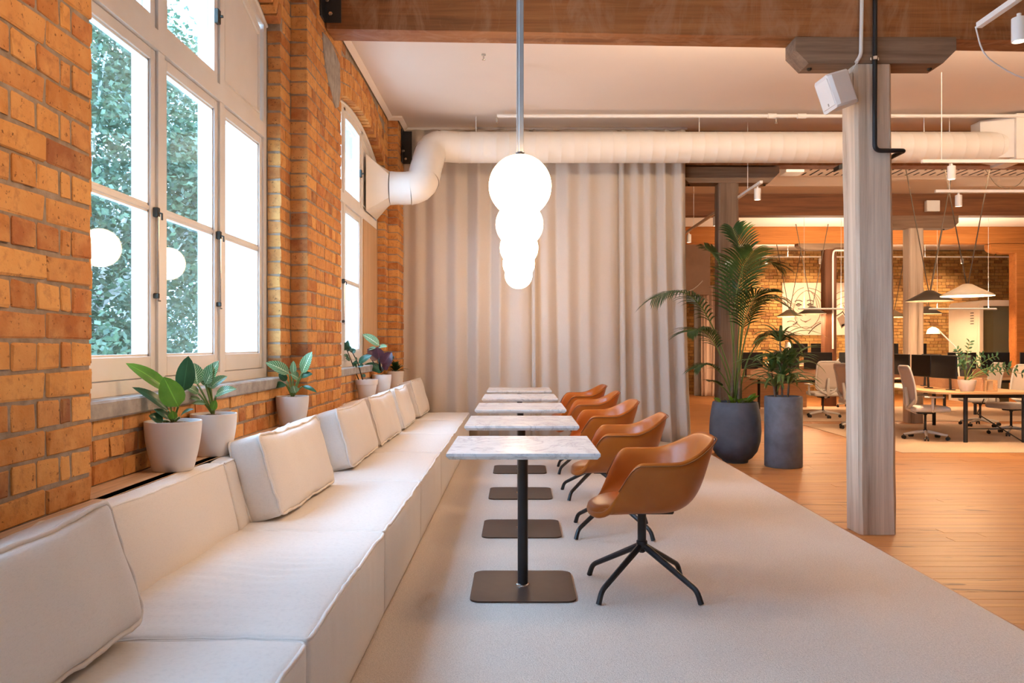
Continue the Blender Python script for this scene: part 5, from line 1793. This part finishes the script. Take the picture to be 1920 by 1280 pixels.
# white phone booth
bo = thing('phone_booth', 'white rounded phone booth with a glass door beside the orange post', 'booth', (12.1, 19.85, FLOOR))
bz0, bz1 = FLOOR, 2.33
def rprof(x0, x1, z0, z1, r, n=6):
    q = [(x0, z0)]
    q += [(x0+r-r*math.cos(t*PI/2/n), z1-r+r*math.sin(t*PI/2/n)) for t in range(n+1)]
    q += [(x1-r+r*math.sin(t*PI/2/n), z1-r+r*math.cos(t*PI/2/n)) for t in range(n+1)]
    q += [(x1, z0)]
    return q
MB().prism(rprof(11.23, 13.0, bz0, bz1, .12), 1, 19.28, 20.55).build('body', 'booth_white', bo, smooth=40)
fr = MB()
fr.box(11.23, 11.33, 19.18, 19.28, bz0, bz1-.14, .01); fr.box(12.9, 13.0, 19.18, 19.28, bz0, bz1-.14, .01)
fr.prism(rprof(11.23, 13.0, bz1-.14, bz1, .10), 1, 19.18, 19.28)
fr.build('front_frame', 'booth_white', bo, smooth=0)
MB().box(11.33, 12.9, 19.262, 19.279, bz0+.02, bz1-.14).build('interior', 'shade_olive', bo)
MB().box(11.33, 12.05, 19.235, 19.245, bz0+.02, bz1-.15).build('glass_door', 'glass', bo)
MB().box(12.05, 12.10, 19.22, 19.26, bz0+.02, bz1-.15, .004).build('door_stile', 'black_metal', bo)
MB().box(11.345, 11.36, 19.205, 19.235, 1.05, 1.12, .003).build('handle', 'chrome', bo)
for k_ in range(5): MB().box(11.224, 11.231, 19.42, 19.56, 2.02-k_*.066, 2.038-k_*.066).build('vent_slot', 'dark_gap', bo)

# ---- portraits drawn in thin lines on pale canvases
def portrait(x0, x1, z0, z1, label, lines, soft_lines, blots):
    root = thing('portrait_canvas', label, 'artwork', ((x0+x1)/2, 22.96, z0), group='line-drawn portraits on the far wall')
    MB().box(x0, x1, 22.935, 22.972, z0, z1, .003).build('canvas', 'canvas', root)
    def P(u, v): return (lerp(x0, x1, u), 22.934, lerp(z1, z0, v))
    for ln in lines: MB().tube([P(*q) for q in ln], .013, 5).build('ink_line', 'ink', root, smooth=180)
    for ln in soft_lines: MB().tube([P(*q) for q in ln], .010, 5).build('pencil_line', 'ink_soft', root, smooth=180)
    for b in blots:
        mb = MB(); vs = [P(*q) for q in b]; mb.prism([(v[0], v[2]) for v in vs], 1, 22.931, 22.936); mb.build('ink_shade', 'ink_soft', root, smooth=0)
def arc(p0, p1, p2, n=8): return [tuple(bez((p0[0], p0[1], 0), (p1[0], p1[1], 0), (p2[0], p2[1], 0), t/n))[:2] for t in range(n+1)]
def ell(u, v, a, b, n=14): return [(u+a*math.cos(2*PI*t/n), v+b*math.sin(2*PI*t/n)) for t in range(n+1)]
portrait(7.70, 9.08, 1.53, 3.05, 'pale canvas with a pencil-drawn face looking out, left of the dark post',
    [arc((.26, .36), (.33, .31), (.42, .36)), arc((.52, .35), (.58, .31), (.66, .36)), ell(.34, .42, .035, .022), ell(.58, .42, .035, .022), arc((.28, .43), (.34, .38), (.41, .43)), arc((.52, .43), (.58, .38), (.65, .43)),
     arc((.55, .98), (.70, .78), (.92, .74)), arc((.22, .80), (.30, .78), (.31, .74))],
    [arc((.22, .62), (.24, .25), (.50, .15)), arc((.50, .15), (.84, .18), (.88, .60)), arc((.16, .60), (.14, .15), (.46, .09)), arc((.55, .10), (.98, .15), (.96, .55)), arc((.60, .16), (.80, .30), (.80, .62)),
     arc((.56, .14), (.72, .25), (.74, .50)), arc((.24, .60), (.30, .86), (.50, .88)), arc((.50, .88), (.72, .84), (.80, .60)), arc((.38, .70), (.48, .78), (.60, .69)), arc((.46, .46), (.43, .60), (.50, .62)), arc((.60, .86), (.80, .70), (.95, .74)), arc((.10, .75), (.2, .70), (.30, .78))],
    [[(.32, .42), (.34, .405), (.36, .42), (.34, .435)], [(.56, .42), (.58, .405), (.60, .42), (.58, .435)], [(.40, .715), (.48, .735), (.57, .71), (.49, .765)]])
portrait(9.20, 10.70, 1.53, 3.05, 'pale canvas with a second drawn portrait, mostly behind the large post',
    [arc((.03, .64), (.12, .60), (.17, .55)), arc((.17, .55), (.22, .66), (.29, .76)), arc((.60, .35), (.67, .31), (.75, .36)), ell(.67, .42, .035, .022)],
    [arc((.0, .25), (.15, .12), (.32, .17)), arc((.02, .35), (.15, .25), (.40, .24)), arc((.05, .45), (.15, .36), (.30, .40)), arc((.18, .42), (.22, .5), (.16, .55)), arc((.35, .2), (.8, .1), (.9, .6)), arc((.45, .75), (.55, .8), (.65, .74))],
    [[(.06, .68), (.17, .60), (.27, .76), (.14, .86)], [(.15, .80), (.28, .76), (.14, .88)]])

# ---- back left: plaster bulkhead, screen, second curtain, panels
MB_ = MB(); MB_.box(4.05, 5.28, 21.6, 22.9, 2.62, CEIL-.002)
structure(MB_.build('trim_3', 'plaster_taupe', smooth=0))
ts = thing('wall_screen', 'black screen under the taupe bulkhead beside the curtain edge', 'screen', (4.7, 21.9, 2.42))
MB().box(4.30, 5.05, 21.88, 21.96, 2.42, 2.612, .004).build('housing', 'black_plastic', ts)
MB().box(4.32, 5.03, 21.874, 21.879, 2.44, 2.60).build('screen', 'screen_black', ts)
tag(MB().box(5.00, 5.28, 22.3, 22.36, FLOOR, 2.60, .003).build('wall_panel', 'panel_blue'), 'narrow pale blue panel standing at the far brick wall', 'panel')
curtain('drawn_curtain', 5.12, 5.62, 22.0, FLOOR+.003, 2.9, 5, .05, 'curtain_pink', 'dusty pink curtain gathered at the far wall, left of the palm', 11, flare=-.12)
tag(MB().box(5.60, 5.75, 21.9, 22.0, FLOOR, 3.4, .003).build('door_frame_post', 'beam_orange'), 'thin orange timber upright beside the pink curtain', 'timber upright')
tag(MB().tube([(x, 21.588, 3.0 - .62*(1-((x-4.55)/.52)**2)*.5) for x in [4.03+.13*t for t in range(9)]], .012, 6).build('hanging_cable', 'white_plastic'), 'pale cable sagging below the taupe bulkhead', 'cable')
# white conduit on the dark post
tag(MB().tube(path_round([(8.15, 18.36, 3.9), (8.15, 18.36, 3.48), (7.85, 18.36, 3.44), (7.36, 18.36, 3.44), (7.34, 18.36, 3.3), (7.34, 18.36, 1.15)], .06, 5), .022, 8).build('white_conduit', 'white_plastic'), 'white conduit running down the dark post between the portraits', 'conduit')
tag(MB().box(7.42, 7.66, 14.30, 14.39, 3.66, 3.86, .006).build('junction_box', 'white_plastic'), 'white square box fixed on the dark brown beam', 'junction box')
wf = thing('wedge_speaker', 'small black wedge fitting left of the large post under the duct', 'speaker', (3.74, 9.05, 3.2))
MB().prism([(3.66, 3.235), (3.84, 3.30), (3.84, 3.36), (3.66, 3.285)], 1, 8.98, 9.14).build('housing', 'black_plastic', wf, smooth=0)
MB().tube([(3.80, 9.06, 3.34), (3.80, 9.06, CEIL)], .005, 6).build('hanger', 'white_metal', wf)
av = thing('ceiling_vent', 'white square ceiling box with a round vent beside the brown corbel', 'vent', (4.28, 12.3, 3.9))
MB().box(4.14, 4.42, 12.15, 12.45, 3.90, CEIL-.001, .004).build('box', 'white_plastic', av)
MB().lathe([(.13, 0), (.13, -.02), (.09, -.03), (.001, -.03)], 24, (4.20, 11.95, CEIL-.001), False, False).build('round_vent', 'white_plastic', av)
tag(MB().lathe([(.001, .0), (.05, .01), (.062, .05), (.05, .09), (.001, .10)], 20).xf(Matrix.Translation((2.73, 10.19, 2.27)) @ Matrix.Rotation(PI/2, 4, 'X')).build('wall_sensor', 'white_plastic'), 'small white round sensor fixed on the brown post above the palm', 'sensor')

# ================================================================ outside: trees beyond the windows
mb = MB(); mb.box(-60, -2.3, -30, 60, -3.2, -3.0)
structure(mb.build('ground', 'pavement', smooth=0))
def tree(c, h, rad, nleaf, label, seed):
    rr = random.Random(seed)
    root = thing('leafy_tree', label, 'tree', (c[0], c[1], -3.0), group='trees outside the windows')
    base = Vector((c[0], c[1], -3.0)); top = Vector(c)
    tr = MB(); tr.tube([base, base.lerp(top, .5) + Vector((.2, .1, 0)), top], [.22, .17, .08], 8); tr.build('trunk', 'tree_bark', root, smooth=180)
    tips = []
    for i in range(14):
        d = Vector((rr.gauss(0, 1), rr.gauss(0, 1), rr.gauss(0, .9))).normalized()
        s_ = base.lerp(top, rr.uniform(.45, 1.0)); e_ = top + Vector((d.x*rad[0], d.y*rad[1], d.z*rad[2]))*.85
        mid = s_.lerp(e_, .5) + Vector((rr.uniform(-.3, .3), rr.uniform(-.3, .3), .2))
        MB().tube([bez(s_, mid, e_, t/5) for t in range(6)], [.06, .05, .04, .03, .02, .012], 6).build('branch', 'tree_bark', root, smooth=180)
    vs = []; fs = []; uv = []
    o_ = Vector((c[0], c[1], -3.0))
    cl = []
    for i in range(max(30, nleaf//60)):
        d = Vector((rr.gauss(0, 1), rr.gauss(0, 1), rr.gauss(0, 1))).normalized(); q = rr.uniform(.35, 1.0)**.5
        cl.append((Vector(c) + Vector((d.x*rad[0]*q, d.y*rad[1]*q, d.z*rad[2]*q)), rr.uniform(.35, .7)))
    for i in range(nleaf):
        cc, cr_ = cl[i % len(cl)]
        p = cc + Vector((rr.gauss(0, .5), rr.gauss(0, .5), rr.gauss(0, .42)))*cr_
        a = Vector((rr.gauss(0, 1), rr.gauss(0, 1), rr.gauss(-.3, .6))).normalized(); n = Vector((rr.gauss(0, .7), rr.gauss(0, .7), 1))
        b = a.cross(n); b = b.normalized() if b.length > 1e-4 else Vector((1, 0, 0))
        L = rr.uniform(.07, .14); W = L*.42
        k_ = len(vs)
        vs += [p-o_, p + a*L*.5 + b*W-o_, p + a*L-o_, p + a*L*.5 - b*W-o_]; fs.append((k_, k_+1, k_+2, k_+3)); uv += [(.5, 0), (1, .5), (.5, 1), (0, .5)]
    me = bpy.data.meshes.new('foliage'); me.from_pydata([tuple(v) for v in vs], [], fs)
    ul = me.uv_layers.new(name='UVMap')
    for l in me.loops: ul.data[l.index].uv = uv[l.vertex_index]
    me.materials.append(MAT['leaf_tree'])
    f = bpy.data.objects.new('foliage', me); COL.objects.link(f); f.parent = root; f['kind'] = 'stuff'
tree((-7.4, 13.4, 3.4), 5, (2.4, 3.2, 4.6), 48000, 'leafy green tree outside the near window, filling its left pane', 1)
tree((-9.8, 19.4, 4.2), 6, (2.8, 3.8, 5.4), 44000, 'leafy green tree outside, seen through the middle pane of the near window', 2)
tree((-6.6, 9.2, .3), 3, (1.7, 2.1, 1.8), 20000, 'low leafy tree outside below the near window', 3)
tree((-8.2, 5.6, 3.6), 6, (2.2, 3.0, 5.0), 14000, 'leafy green tree added out of view behind the pier to block sky light from the seats', 5)  # unseen tree added to keep sky light off the seats
tree((-13.5, 25.0, 3.4), 6, (3.5, 4.5, 3.8), 12000, 'hazy leafy tree farthest from the near window', 4)
